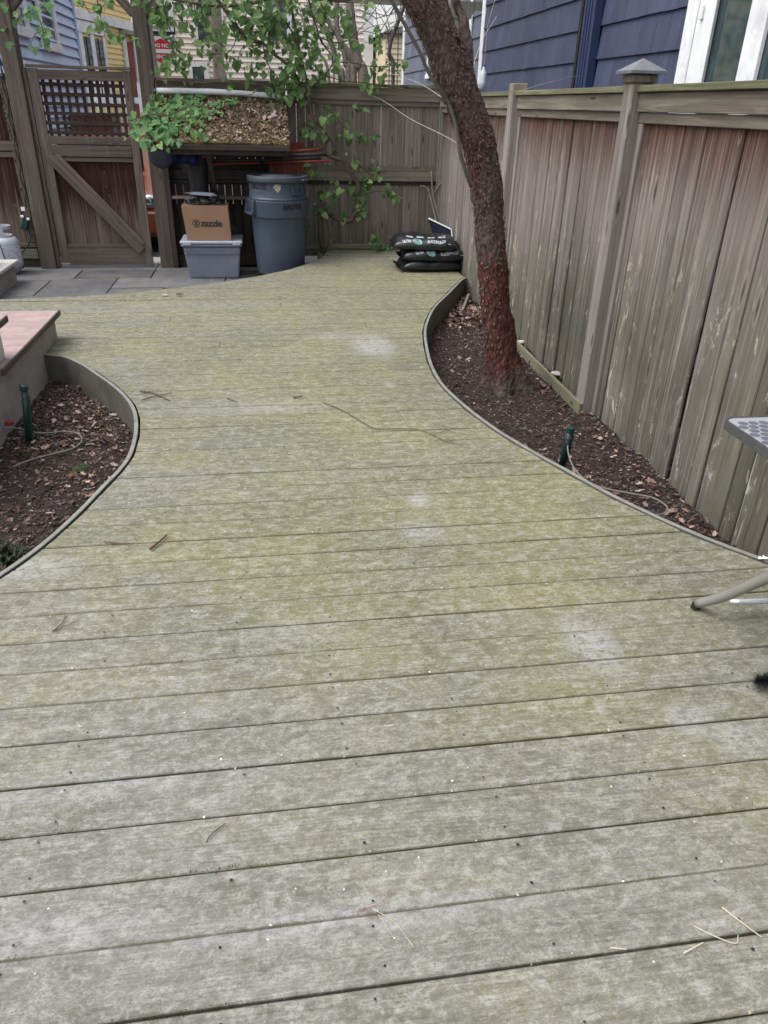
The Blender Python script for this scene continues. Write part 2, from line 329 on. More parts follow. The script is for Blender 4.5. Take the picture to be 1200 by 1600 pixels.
BLACK = plain('black_rubber', (.012,.012,.014), .6, .2, 20, .2); NAVYP = plain('blue_tarp', (.012,.03,.13), .45, .2, 6, .3); ORANGE = plain('orange_plastic', (.15,.026,.009), .5, .15, 6, .1); REDP = plain('red_handle', (.25,.03,.02), .5, .1)
GREEN = plain('green_enamel', (.006,.034,.027), .4, .15, 30, .1, spec=.5); ALU = plain('brushed_aluminium', (.62,.64,.68), .36, .06, 30, .08, metal=.6)
ALU_D = plain('aluminium_print', (.17,.185,.22), .4, .08, 40, .05, metal=.4); ALU_R = plain('table_rim', (.17,.175,.19), .35, .1, 20, .1, metal=.8)
TUBE = plain('grey_painted_tube', (.215,.21,.185), .42, .08, 12, .1, spec=.5); WIRE = plain('pale_cord', (.42,.38,.34), .6, .1)
TANK = plain('tank_paint', (.42,.44,.50), .42, .10, 8, .1, spec=.5, dirt=(.32,.32,.36)); TANKL = plain('tank_label', (.58,.60,.68), .4, .06, 10, .05)
ZINC = plain('zinc_cap', (.19,.20,.215), .6, .14, 18, .2, metal=.4)
PEBBLE = plain('pale_pebble', (.45,.42,.38), .8, .2)
def glassmat():
    m, g = newmat('window_glass'); P = g.pos()
    c = g.mix(g.sm(g.no(g.sc(P,(1,3,2.2)), 2.2, 3, .6),.35,.65), (.035,.06,.065), (.06,.085,.095)); b = g.out(c, .06, g.no(P, 1.6, 2), .05, .02, .6); return m
GLASS = glassmat()
def shingle(name, c, sat=.12):
    m, g = newmat(name); O = g.oco(); gr = g.no(g.sc(O,(60,60,3)), 1, 5, .7, .5); n = g.no(O, 3, 4, .6)
    col = g.gain(c, g.sm(gr,.25,.75,.72,1.2)); col = g.gain(col, g.sm(n,.3,.7,.85,1.12)); col = g.gain(col, g.sm(g.rnd(),0,1,.88,1.12))
    g.out(col, .62, gr, .5, .006, .4); return m
NAVY = shingle('navy_shingle', (.055,.065,.118)); BLGREY = shingle('bluegrey_shingle', (.13,.145,.20)); NAVYT = plain('navy_metal', (.022,.035,.095), .4, .1, 8, .1, spec=.5)
CLAPB = plain('blue_clapboard', (.52,.63,.82), .6, .06, 3, .1); CORNB = plain('blue_corner_trim', (.30,.42,.74), .6, .05); YEL = plain('yellow_clapboard', (.84,.66,.32), .65, .05, 3, .1); BEIGE = plain('pinkish_clapboard', (.84,.77,.71), .7, .05, 3, .1); CREAM = plain('cream_clapboard', (.80,.68,.50), .7, .05, 3, .1)
REDD = plain('red_door', (.22,.035,.03), .5, .1); BRICK = plain('brick', (.20,.075,.05), .9, .25, 14, .3); ASPH = plain('asphalt', (.06,.06,.065), .95, .2, 20, .4); TERRA = plain('terracotta_render', (.62,.36,.28), .8, .1)
SIGNR = plain('sign_red', (.55,.02,.03), .4, .05); SIGNW = plain('sign_white', (.78,.78,.78), .4, .03); CARP = plain('orange_car_paint', (.42,.11,.04), .3, .05, spec=.6); CHROME = plain('chrome', (.6,.62,.65), .12, .05, metal=.9)
GUTTER = plain('dark_gap', (.02,.018,.014), .9, .2)
# ---- measured points of the climbing plants, stems and cords (metres in the place)
CL_VINE = [(-1.028, 8.75, 2.272, 0.109, 16), (-0.813, 8.75, 2.245, 0.135, 26), (-0.868, 8.75, 2.125, 0.136, 24), (-0.585, 8.75, 2.253, 0.16, 26), (-0.402, 8.75, 2.28, 0.135, 24), (-0.128, 8.75, 2.301, 0.161, 34), (0.052, 8.75, 2.246, 0.162, 34), (-0.663, 8.75, 2.08, 0.112, 14), (-0.786, 8.75, 1.945, 0.075, 12), (-0.815, 8.75, 1.794, 0.088, 14), (-0.897, 8.75, 1.716, 0.076, 10), (-0.678, 8.75, 1.814, 0.076, 7), (-0.508, 8.75, 1.911, 0.126, 16), (-0.406, 8.75, 1.882, 0.101, 12), (-0.299, 8.75, 1.896, 0.051, 6), (-0.423, 8.75, 2.036, 0.1, 8), (-0.135, 8.75, 2.203, 0.187, 30), (0.144, 8.75, 2.239, 0.218, 45), (0.362, 8.75, 2.288, 0.175, 40), (0.45, 8.75, 2.118, 0.177, 36), (0.01, 8.75, 2.066, 0.164, 26), (0.075, 8.75, 1.891, 0.178, 26), (-0.155, 8.75, 1.824, 0.089, 9), (-0.046, 8.75, 1.957, 0.114, 12), (0.256, 8.75, 1.967, 0.159, 32), (0.429, 8.75, 1.83, 0.18, 36), (0.535, 8.75, 1.987, 0.141, 26), (0.673, 8.75, 2.205, 0.164, 28), (0.832, 8.75, 2.295, 0.151, 18), (0.895, 8.75, 2.133, 0.089, 10), (0.991, 8.75, 2.012, 0.077, 6), (0.732, 8.75, 1.856, 0.129, 14), (0.83, 8.75, 2.05, 0.115, 12), (1.117, 8.75, 2.305, 0.101, 7), (1.218, 8.75, 2.052, 0.103, 10), (1.245, 8.75, 1.987, 0.065, 7), (1.222, 8.75, 1.825, 0.131, 12), (1.381, 8.75, 1.83, 0.118, 9), (1.5, 8.75, 1.85, 0.052, 4), (0.341, 8.75, 1.706, 0.143, 28), (0.082, 8.75, 1.654, 0.168, 20), (0.175, 8.75, 1.589, 0.117, 12), (0.335, 8.75, 1.547, 0.079, 8), (1.225, 8.75, 1.667, 0.145, 12), (1.092, 8.75, 1.663, 0.079, 6), (-0.269, 8.75, 1.645, 0.09, 8), (-0.075, 8.75, 1.694, 0.103, 9), (-0.64, 8.75, 1.701, 0.089, 7), (-0.779, 8.75, 1.838, 0.063, 8), (0.327, 8.75, 1.844, 0.128, 20), (0.62, 8.75, 1.724, 0.091, 12), (0.232, 8.75, 2.137, 0.138, 26), (-0.29, 8.75, 2.171, 0.124, 14), (-0.475, 8.75, 2.139, 0.124, 12), (-0.037, 8.75, 1.806, 0.077, 5), (0.612, 8.75, 2.318, 0.138, 24), (0.402, 8.75, 1.594, 0.105, 14)]
CL_LOW = [(0.475, 8.72, 1.225, 0.107, 14), (0.608, 8.72, 1.233, 0.107, 14), (0.75, 8.72, 1.395, 0.093, 14), (1.037, 8.72, 1.431, 0.08, 9), (0.876, 8.72, 1.19, 0.108, 12), (1.025, 8.72, 1.199, 0.095, 10), (1.162, 8.72, 1.165, 0.054, 6), (1.0, 8.72, 0.917, 0.076, 9), (1.167, 8.72, 0.812, 0.125, 16), (1.279, 8.72, 0.845, 0.055, 5), (0.708, 8.72, 0.648, 0.118, 17), (0.624, 8.72, 0.596, 0.07, 6), (0.924, 8.72, 0.689, 0.07, 6), (1.085, 8.72, 0.716, 0.063, 7), (1.03, 8.72, 0.561, 0.098, 14), (1.03, 8.72, 0.482, 0.07, 8), (1.123, 8.72, 0.443, 0.078, 8), (1.312, 8.72, 0.641, 0.105, 9), (1.447, 8.72, 0.636, 0.063, 6), (0.607, 8.72, 0.454, 0.084, 10), (0.463, 8.72, 0.281, 0.049, 9), (0.546, 8.72, 0.849, 0.075, 9), (0.874, 8.72, 0.369, 0.064, 6), (1.251, 8.72, 0.12, 0.072, 10), (0.656, 8.72, 0.004, 0.05, 5), (0.959, 8.72, 0.638, 0.056, 4), (0.429, 8.72, 1.481, 0.066, 5)]
CL_PATCH = [(-1.025, 8.45, 1.282, 0.125, 22), (-0.886, 8.45, 1.329, 0.163, 34), (-0.711, 8.45, 1.366, 0.151, 32), (-0.574, 8.45, 1.391, 0.138, 28), (-0.622, 8.45, 1.279, 0.114, 20), (-0.462, 8.45, 1.405, 0.075, 12), (-0.817, 8.45, 1.23, 0.126, 18), (-0.945, 8.45, 1.183, 0.126, 18), (-1.129, 8.45, 1.135, 0.082, 12), (-1.005, 8.45, 1.447, 0.087, 12), (-1.195, 8.45, 1.279, 0.087, 10), (-0.3, 8.45, 1.508, 0.075, 7), (-0.368, 8.45, 1.429, 0.05, 4), (-0.641, 8.45, 1.456, 0.087, 12), (-1.145, 8.45, 1.196, 0.063, 8), (-1.066, 8.45, 1.348, 0.075, 12), (-0.733, 8.45, 1.454, 0.087, 10)]
CL_SPRIGA = [(-2.021, 8.75, 2.15, 0.078, 8), (-1.986, 8.75, 1.999, 0.067, 9), (-1.967, 8.75, 1.918, 0.043, 5), (-2.111, 8.75, 1.892, 0.043, 3), (-2.286, 8.75, 2.21, 0.048, 4), (-2.181, 8.75, 2.114, 0.06, 4), (-2.109, 8.75, 2.137, 0.048, 4), (-1.935, 8.75, 2.213, 0.06, 6), (-2.35, 8.75, 2.038, 0.03, 2), (-2.292, 8.75, 1.907, 0.036, 2)]
CL_SPRIGB = [(-1.558, 8.75, 2.055, 0.037, 2), (-1.434, 8.75, 2.1, 0.049, 7), (-1.431, 8.75, 2.039, 0.043, 4), (-1.346, 8.75, 1.979, 0.055, 8), (-1.338, 8.75, 2.271, 0.048, 6), (-1.613, 8.75, 2.25, 0.042, 5), (-1.441, 8.75, 2.242, 0.048, 5), (-1.264, 8.75, 1.971, 0.031, 2), (-1.125, 8.75, 1.986, 0.062, 4)]
ST_VINE = [([(0.647, 8.8, -0.072), (0.609, 8.72, 0.175), (0.599, 8.72, 0.408), (0.628, 8.72, 0.473), (0.782, 8.72, 0.369), (0.924, 8.72, 0.343), (1.002, 8.72, 0.416), (1.037, 8.72, 0.522), (1.029, 8.72, 0.703), (0.945, 8.72, 0.828), (0.855, 8.72, 0.94), (0.753, 8.72, 0.975), (0.665, 8.72, 1.023), (0.654, 8.72, 1.162), (0.616, 8.72, 1.275), (0.545, 8.72, 1.367), (0.516, 8.72, 1.54), (0.488, 8.72, 1.709), (0.419, 8.72, 1.981), (0.363, 8.72, 2.347), (0.344, 8.72, 2.648)], 0.03, 0.012), ([(0.622, 8.72, 1.275), (0.721, 8.72, 1.157), (0.787, 8.72, 1.043), (0.924, 8.72, 0.878), (1.029, 8.72, 0.715), (1.037, 8.72, 0.443)], 0.012, 0.008), ([(0.721, 8.72, 1.157), (0.605, 8.72, 1.052), (0.468, 8.72, 0.989), (0.357, 8.72, 0.896), (0.409, 8.72, 0.809)], 0.01, 0.004), ([(0.525, 8.72, 1.367), (0.496, 8.72, 1.039), (0.465, 8.72, 0.872)], 0.012, 0.004), ([(0.499, 8.72, 1.653), (0.626, 8.72, 1.456), (0.757, 8.72, 1.395), (0.89, 8.72, 1.226)], 0.008, 0.003), ([(0.321, 8.72, 1.186), (0.437, 8.72, 1.306), (0.461, 8.72, 1.453), (0.56, 8.72, 1.484)], 0.005, 0.003), ([(-0.418, 8.72, 2.418), (-0.282, 8.72, 2.262), (-0.16, 8.72, 2.1), (-0.085, 8.72, 2.018), (0.08, 8.72, 1.981), (0.189, 8.72, 1.893), (0.312, 8.72, 1.804), (0.422, 8.72, 1.662), (0.534, 8.72, 1.483)], 0.02, 0.012), ([(1.03, 8.72, 0.541), (1.17, 8.72, 0.64), (1.454, 8.72, 0.636)], 0.006, 0.003), ([(0.607, 8.72, 0.44), (0.679, 8.72, 0.571), (0.708, 8.72, 0.648)], 0.008, 0.003), ([(1.007, 8.72, 0.923), (1.167, 8.72, 0.819), (1.293, 8.72, 0.845)], 0.006, 0.003), ([(0.49, 8.72, 2.454), (0.577, 8.72, 2.21), (0.636, 8.72, 2.042), (0.762, 8.72, 1.855), (0.616, 8.72, 1.656)], 0.012, 0.006), ([(0.215, 8.72, 2.443), (0.295, 8.72, 2.189), (0.383, 8.72, 2.034), (0.438, 8.72, 1.763)], 0.01, 0.006), ([(0.032, 8.72, 2.436), (0.076, 8.72, 2.129), (0.093, 8.72, 1.863), (0.241, 8.72, 1.646)], 0.008, 0.004), ([(0.636, 8.72, 2.042), (0.892, 8.72, 2.023), (1.115, 8.72, 2.218), (1.27, 8.72, 2.407)], 0.006, 0.003), ([(0.762, 8.72, 1.855), (1.021, 8.72, 1.835), (1.284, 8.72, 1.82), (1.514, 8.72, 1.861)], 0.006, 0.003), ([(-0.868, 8.72, 2.35), (-0.823, 8.72, 2.124), (-0.765, 8.72, 1.944), (-0.807, 8.72, 1.728)], 0.007, 0.003), ([(-0.572, 8.72, 2.362), (-0.537, 8.72, 2.108), (-0.509, 8.72, 1.888), (-0.343, 8.72, 1.882)], 0.007, 0.003), ([(-0.16, 8.72, 2.1), (-0.248, 8.72, 1.907), (-0.435, 8.72, 1.879)], 0.006, 0.003), ([(0.08, 8.72, 1.981), (-0.122, 8.72, 1.937), (-0.18, 8.72, 1.811)], 0.006, 0.003), ([(0.488, 8.72, 1.709), (0.336, 8.72, 1.592), (0.111, 8.72, 1.615), (-0.268, 8.72, 1.644)], 0.008, 0.003), ([(0.647, 8.8, -0.072), (0.709, 8.72, 0.175), (0.662, 8.72, 0.375), (0.607, 8.72, 0.44)], 0.008, 0.006), ([(0.618, 8.72, 1.723), (0.957, 8.72, 1.676), (1.288, 8.72, 1.668)], 0.007, 0.003), ([(-0.927, 8.72, 2.348), (-0.579, 8.72, 2.286), (-0.129, 8.72, 2.288), (0.272, 8.72, 2.369), (0.767, 8.72, 2.362), (1.27, 8.72, 2.407)], 0.014, 0.01)]
ST_PATCH = [([(-1.234, 8.43, 1.278), (-1.045, 8.43, 1.348), (-0.883, 8.43, 1.341), (-0.642, 8.43, 1.428), (-0.46, 8.43, 1.416), (-0.268, 8.43, 1.519), (-0.051, 8.43, 1.535)], 0.008, 0.004), ([(-1.195, 8.43, 1.123), (-1.033, 8.43, 1.199), (-0.815, 8.43, 1.231), (-0.62, 8.43, 1.28)], 0.006, 0.003), ([(-1.019, 8.8, 1.67), (-1.04, 8.7, 1.502), (-1.063, 8.43, 1.348)], 0.006, 0.004)]
ST_SPRIGA = [([(-2.082, 8.75, 2.331), (-2.025, 8.75, 2.185), (-1.991, 8.75, 2.035), (-1.97, 8.75, 1.897)], 0.007, 0.003), ([(-2.025, 8.75, 2.185), (-2.181, 8.75, 2.114), (-2.227, 8.75, 2.027), (-2.292, 8.75, 1.907)], 0.005, 0.002), ([(-1.991, 8.75, 2.035), (-2.085, 8.75, 1.965), (-2.126, 8.75, 1.871)], 0.004, 0.002)]
ST_SPRIGB = [([(-1.456, 8.75, 2.331), (-1.443, 8.75, 2.156), (-1.433, 8.75, 2.028), (-1.407, 8.75, 1.967), (-1.268, 8.75, 1.94)], 0.005, 0.002), ([(-1.602, 8.75, 2.315), (-1.538, 8.75, 2.178), (-1.425, 8.75, 2.232), (-1.336, 8.75, 2.286)], 0.004, 0.002)]
ST_BARE = [([(1.082, 11.0, 1.677), (1.025, 11.0, 1.853), (0.962, 11.0, 2.094), (0.845, 11.0, 2.327), (0.652, 11.0, 2.519)], 0.045, 0.03), ([(1.165, 11.0, 1.679), (1.124, 11.0, 1.926), (1.084, 11.0, 2.132), (0.964, 11.0, 2.298), (0.809, 11.0, 2.525)], 0.04, 0.025), ([(1.357, 11.0, 1.684), (1.288, 11.0, 1.931), (1.222, 11.0, 2.205), (1.189, 11.0, 2.473), (1.165, 11.0, 2.733)], 0.075, 0.05), ([(1.223, 11.0, 1.68), (1.19, 11.0, 1.998), (1.044, 11.0, 2.199), (1.006, 11.0, 2.466), (1.047, 11.0, 2.728)], 0.05, 0.03), ([(0.793, 11.0, 1.669), (0.716, 11.0, 1.914), (0.641, 11.0, 2.118), (0.609, 11.0, 2.386)], 0.02, 0.012), ([(0.962, 11.0, 2.094), (0.804, 11.0, 2.259), (0.567, 11.0, 2.318)], 0.015, 0.008), ([(0.917, 11.0, 1.673), (0.784, 11.0, 2.054), (0.726, 11.0, 2.323), (0.772, 11.0, 2.653)], 0.022, 0.012)]
ST_BARE2 = [([(1.901, 12.0, 1.714), (1.883, 12.0, 2.025), (1.836, 12.0, 2.1), (1.867, 12.0, 2.289), (1.95, 12.0, 2.478), (2.0, 12.0, 2.589), (2.095, 12.0, 2.88)], 0.03, 0.022), ([(1.836, 12.0, 2.1), (1.742, 12.0, 2.285), (1.667, 12.0, 2.431)], 0.008, 0.004), ([(1.95, 12.0, 2.478), (1.798, 12.0, 2.545), (1.622, 12.0, 2.503)], 0.008, 0.004)]
ST_WIRE = [([(1.139, 8.9, 1.574), (1.273, 8.6, 1.512), (1.348, 7.5, 1.375), (1.322, 6.0, 1.295), (1.174, 4.75, 1.273)], 0.004, 0.004), ([(1.244, 8.9, 1.791), (1.367, 8.4, 1.735), (1.329, 7.0, 1.641), (1.133, 5.2, 1.525), (1.063, 4.75, 1.501)], 0.004, 0.004), ([(1.946, 7.0, 2.125), (1.636, 6.2, 1.915), (1.324, 5.2, 1.708), (1.175, 4.75, 1.562), (1.109, 4.6, 1.449), (1.065, 4.6, 1.401)], 0.004, 0.004), ([(1.245, 4.8, 1.548), (1.395, 4.9, 1.556), (1.626, 5.2, 1.572), (1.904, 5.6, 1.621), (2.23, 6.2, 1.666), (2.627, 7.0, 1.722), (2.948, 7.5, 1.749)], 0.003, 0.003), ([(1.064, 4.6, 1.407), (1.107, 4.6, 1.48), (1.191, 4.7, 1.523), (1.336, 4.9, 1.568), (1.447, 5.1, 1.614)], 0.004, 0.002)]
ST_STICKS = [([(2.04, 8.75, 0.018), (2.007, 8.8, 0.234), (1.946, 8.85, 0.433), (1.89, 8.88, 0.631), (1.867, 8.9, 0.852)], 0.012, 0.01), ([(1.967, 8.75, 0.102), (1.936, 8.8, 0.302), (1.891, 8.85, 0.486), (1.829, 8.88, 0.663), (1.74, 8.88, 0.689)], 0.012, 0.008), ([(1.908, 8.86, 0.619), (1.942, 8.8, 0.705), (1.979, 8.75, 0.742)], 0.009, 0.008), ([(2.045, 8.7, 0.005), (2.001, 8.8, 0.22), (1.96, 8.85, 0.33)], 0.01, 0.009)]
ST_SUCK = [([(1.194, 4.55, 1.069), (1.15, 4.52, 1.145), (1.099, 4.5, 1.261), (1.068, 4.5, 1.387), (1.013, 4.48, 1.5), (0.945, 4.46, 1.567), (0.887, 4.45, 1.638), (0.833, 4.42, 1.721), (0.762, 4.4, 1.814), (0.684, 4.38, 1.916), (0.634, 4.36, 1.99)], 0.011, 0.009)]
# ================================================================ THE SETTING
def struct(name, bm, mat, parent=None): return obj(name, bm, mat, parent, kind='structure')
bm = bmesh.new(); box(bm, (0,60,-.35), (300,260,.1)); struct('ground', bm, ASPH)
BED_Z = -.18
LB = [(-1.46,5.0),(-1.40,4.97),(-1.31,4.93),(-1.17,4.76),(-1.05,4.57),(-.93,4.37),(-.83,4.17),(-.755,3.98),(-.71,3.80),(-.68,3.57),(-.672,3.32),(-.695,3.15),(-.735,3.0),(-.79,2.78),(-.86,2.56),(-.93,2.40),(-1.02,2.24),(-1.14,2.05),(-1.3,1.85),(-1.6,1.55),(-2.2,1.2)]
RB = [(1.93,7.34),(1.83,7.16),(1.66,6.78),(1.49,6.42),(1.34,6.08),(1.22,5.72),(1.13,5.38),(1.07,5.03),(1.02,4.66),(1.0,4.33),(1.015,4.05),(1.06,3.76),(1.13,3.47),(1.19,3.29),(1.31,2.98),(1.45,2.64),(1.62,2.34),(1.80,2.10),(1.95,1.93)]
PE = [(-4.5,6.40),(-3.2,6.48),(-2.2,6.57),(-1.7,6.65),(-1.2,6.78),(-.75,7.0),(-.4,7.22),(-.1,7.45),(.2,7.76),(.42,8.08),(.57,8.38),(.66,8.7),(.70,8.93)]
def ix(curve, y):
    for (x0,y0),(x1,y1) in zip(curve, curve[1:]):
        if min(y0,y1) <= y <= max(y0,y1) and y0 != y1: return x0+(x1-x0)*(y-y0)/(y1-y0)
    return None
def xl(y):
    if y < 1.2: return -2.6
    if y < 5.0: return ix(LB, y) + .012
    if y < 5.37: return -1.455
    if y < 6.41: return -4.0
    return ix(PE, y) if ix(PE, y) is not None else .70
def xr(y):
    if y < 1.94: return 1.915
    if y < 7.33: return ix(RB, y) - .012
    return 1.925
deck_b = bmesh.new()
ys = [-.6 + i*.1 for i in range(96)]
Ls = [deck_b.verts.new((xl(min(y,8.92))+.02, min(y,8.92), -.05)) for y in ys]; Rs = [deck_b.verts.new((xr(min(y,8.92))-.02, min(y,8.92), -.05)) for y in ys]
for i in range(len(ys)-1): deck_b.faces.new((Ls[i], Rs[i], Rs[i+1], Ls[i+1]))
deck = struct('deck', deck_b, GUTTER)
S = .1429
for n in range(-9, 57):
    y0 = .793 + S*n; gap = .0024 + R.uniform(-.0008,.0016)
    a, b = y0 + gap/2 + R.uniform(-.001,.001), y0 + S - gap/2
    b = min(b, 8.935)
    if a > 8.9: break
    lift = R.uniform(-.0012,.0012) + (.0022 if n == 0 else 0); tl = R.uniform(-.0012,.0012)
    rows = [(a,-.022),(a,-.003),(a+.0035,0),(a+(b-a)*.33,.0004),(a+(b-a)*.67,.0004),(b-.0035,0),(b,-.003),(b,-.022)]
    def seg(lo_f, hi_f):
        bm = bmesh.new(); NC = 11; grid = []
        for (y, z) in rows:
            l, r = lo_f(y), hi_f(y)
            grid.append([bm.verts.new((l+(r-l)*k/NC, y + .0012*noise.noise(Vector((l+(r-l)*k/NC*1.3, n*3.1, 0))), z+lift+tl*(l+(r-l)*k/NC) + (.0012*noise.noise(Vector((k*.7,n*9,3))) if z > -.01 else 0))) for k in range(NC+1)])
        for i in range(len(rows)-1):
            for k in range(NC): bm.faces.new((grid[i][k], grid[i][k+1], grid[i+1][k+1], grid[i+1][k]))
        o = obj('plank', bm, DECK, deck); return o
    lf, rf = (lambda y: xl(y)), (lambda y: xr(y))
    if n in (30, 33, 35, 38): 
        j = {30:-.35, 33:.72, 35:-.75, 38:.1}[n]; seg(lf, lambda y: j-.002); seg(lambda y: j+.002, rf)
    else: seg(lf, rf)
# screws in pairs along the joists
q = []
for jx in [-2.2,-1.8,-1.4,-.98,-.55,-.14,.14,.48,.9,1.31,1.7]:
    for n in range(-6, 57):
        for dy in (.028, S-.028):
            if R.random() < .28: continue
            x, y = jx+R.uniform(-.012,.012)+.02*math.sin(n*.7+jx*4), .793+S*n+dy+R.uniform(-.006,.006)
            if y > 8.85 or not (xl(y)+.05 < x < xr(y)-.05): continue
            r = R.uniform(.0027,.0040); q.append([(x+r*math.cos(t*math.pi/3), y+r*math.sin(t*math.pi/3), .0045+R.uniform(0,.0005)) for t in range(6)])
from_quads('deck_screws', q, INK, deck, 'stuff')
# bent edging strips
def strip(pts, side, parent, depth=.19, w=.020):
    P = smoothpts([(x,y,0) for x,y in pts], 4); bm = bmesh.new(); prev = None
    for i, p in enumerate(P):
        t = (P[min(i+1,len(P)-1)] - P[max(i-1,0)]).normalized(); nrm = Vector((-t.y,t.x,0))*side
        zt = .006+.003*noise.noise(p*3); a, b = p + nrm*0, p + nrm*w
        ring = [bm.verts.new((v.x,v.y,z)) for v, z in ((a,-depth),(a,zt-.002),(a+nrm*.002,zt),(b-nrm*.002,zt),(b,zt-.002),(b,-depth))]
        if prev:
            for k in range(5): bm.faces.new((prev[k],ring[k],ring[k+1],prev[k+1]))
        prev = ring
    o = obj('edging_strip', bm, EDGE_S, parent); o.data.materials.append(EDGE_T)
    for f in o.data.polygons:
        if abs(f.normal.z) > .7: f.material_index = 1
    return o
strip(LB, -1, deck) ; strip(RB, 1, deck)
# garden beds
def bed(name, outer, amp=.018):
    """outer: function y -> (x0, x1) over y range"""
    y0, y1, fx = outer; bm = bmesh.new(); NY = int((y1-y0)/.035); NX = 44; rows = []
    for i in range(NY+1):
        y = y0+(y1-y0)*i/NY; a, b = fx(y)
        rows.append([bm.verts.new((a+(b-a)*k/NX, y, BED_Z + amp*noise.fractal(Vector(((a+(b-a)*k/NX)*4, y*4, 0)), 1, 2, 4) + .02*noise.noise(Vector((a+(b-a)*k/NX, y, 5))))) for k in range(NX+1)])
    for i in range(NY):
        for k in range(NX): bm.faces.new((rows[i][k], rows[i][k+1], rows[i+1][k+1], rows[i+1][k]))
    return struct(name, bm, SOIL)
def rbx(y): return (ix(RB, y) or 1.95)-.004, 2.12
def lbx(y):
    c = ix(LB, y); return (-1.48 if y > 3.86 else -2.6), (c if c is not None else -2.5)+.004
bedR = bed('garden_bed', (1.94, 7.33, rbx)); bedL = bed('garden_bed', (1.25, 5.0, lbx))
def zbed(x, y): return BED_Z + .018*noise.fractal(Vector((x*4,y*4,0)),1,2,4) + .02*noise.noise(Vector((x,y,5)))
def chips(name, n, y0, y1, fx, smin, smax, mat, zf, lift=.004, curl=.25, parent=None, wt=None):
    q = []
    while len(q) < n:
        y = R.uniform(y0,y1); a, b = fx(y); x = R.uniform(a+.01,b-.01)
        if wt and R.random() > wt(x,y): continue
        L = R.uniform(smin,smax)*(.6+R.random()*R.random()*1.2); w = L*R.uniform(.22,.6)
        M = Matrix.Translation((x,y,zf(x,y)+lift+R.random()*.006)) @ Matrix.Rotation(R.uniform(0,6.3),4,'Z') @ Matrix.Rotation(R.gauss(0,curl),4,'X') @ Matrix.Rotation(R.gauss(0,curl),4,'Y')
        k = R.uniform(-.3,.3)*L
        q.append([M @ Vector(v) for v in ((-L/2,-w/2,k*.4),(0,-w*.6,0),(L/2,-w*.3,k*.4),(L/2,w*.4,k*.4),(0,w*.55,0),(-L/2,w/2,k*.4))])
    return from_quads(name, q, mat, parent, 'stuff')
chips('mulch_chips', 21000, 1.95, 7.3, rbx, .006, .021, CHIP, zbed)
chips('mulch_chips', 18000, 1.85, 4.98, lbx, .006, .022, CHIP, zbed, wt=lambda x,y: 1 if x > -1.9 else .15)
def leafshape(M, L, w, k):
    return [M @ Vector(v) for v in ((-L/2,0,0),(-L*.3,-w*.35,k),(-L*.05,-w*.22,k*.4),(L*.1,-w*.5,k),(L*.28,-w*.18,k*.3),(L/2,0,k*.8),(L*.28,w*.18,k*.3),(L*.1,w*.5,k*1.2),(-L*.05,w*.22,k*.4),(-L*.3,w*.35,k))]
def leaves(name, n, spots, smin, smax, mat, zf, parent=None):
    q = []
    for i in range(n):
        cx, cy, sx, sy = spots[i % len(spots)]; x, y = R.gauss(cx,sx), R.gauss(cy,sy)
        if name == 'leaf_litter':
            inl = y < 5 and x < 0 and ix(LB,y) is not None and x < ix(LB,y)-.03 and (x > -1.42 or y < 3.8)
            inr = x > 0 and ix(RB,y) is not None and ix(RB,y)+.04 < x < 1.93
            if not (inl or inr): continue
        L = R.uniform(smin,smax); w = L*R.uniform(.5,.9)
        M = Matrix.Translation((x,y,zf(x,y)+.012+R.random()*.014)) @ Matrix.Rotation(R.uniform(0,6.3),4,'Z') @ Matrix.Rotation(R.gauss(0,.4),4,'X') @ Matrix.Rotation(R.gauss(0,.4),4,'Y')
        q.append(leafshape(M, L, w, R.uniform(-.12,.25)*L))
    return from_quads(name, q, mat, parent, 'stuff')
leaves('leaf_litter', 300, [(1.86,7.0,.06,.2),(1.80,6.75,.08,.2),(1.88,6.5,.05,.3),(1.66,6.5,.1,.2)], .03, .075, LITTER, zbed)
leaves('leaf_litter', 600, [(1.87,7.0,.06,.2),(1.85,6.6,.08,.3),(1.72,6.35,.12,.3),(1.5,5.9,.14,.4),(1.88,4.4,.08,.5),(1.86,3.4,.08,.5),(1.75,2.9,.12,.3),(1.82,2.5,.06,.2),(1.5,3.1,.12,.3),(1.9,5.3,.04,.4),(1.90,6.9,.03,.15),(1.6,6.6,.08,.2)], .013, .05, LITTER, zbed)
leaves('leaf_litter', 400, [(-1.30,4.6,.08,.15),(-1.15,4.3,.1,.15),(-.95,4.0,.1,.2),(-.86,3.7,.09,.2),(-1.25,3.95,.12,.12),(-1.2,3.9,.1,.1),(-.85,3.3,.1,.2),(-1.2,3.2,.25,.4),(-1.2,2.9,.25,.3),(-1.1,2.6,.2,.2)], .012, .047, LITTER, zbed)
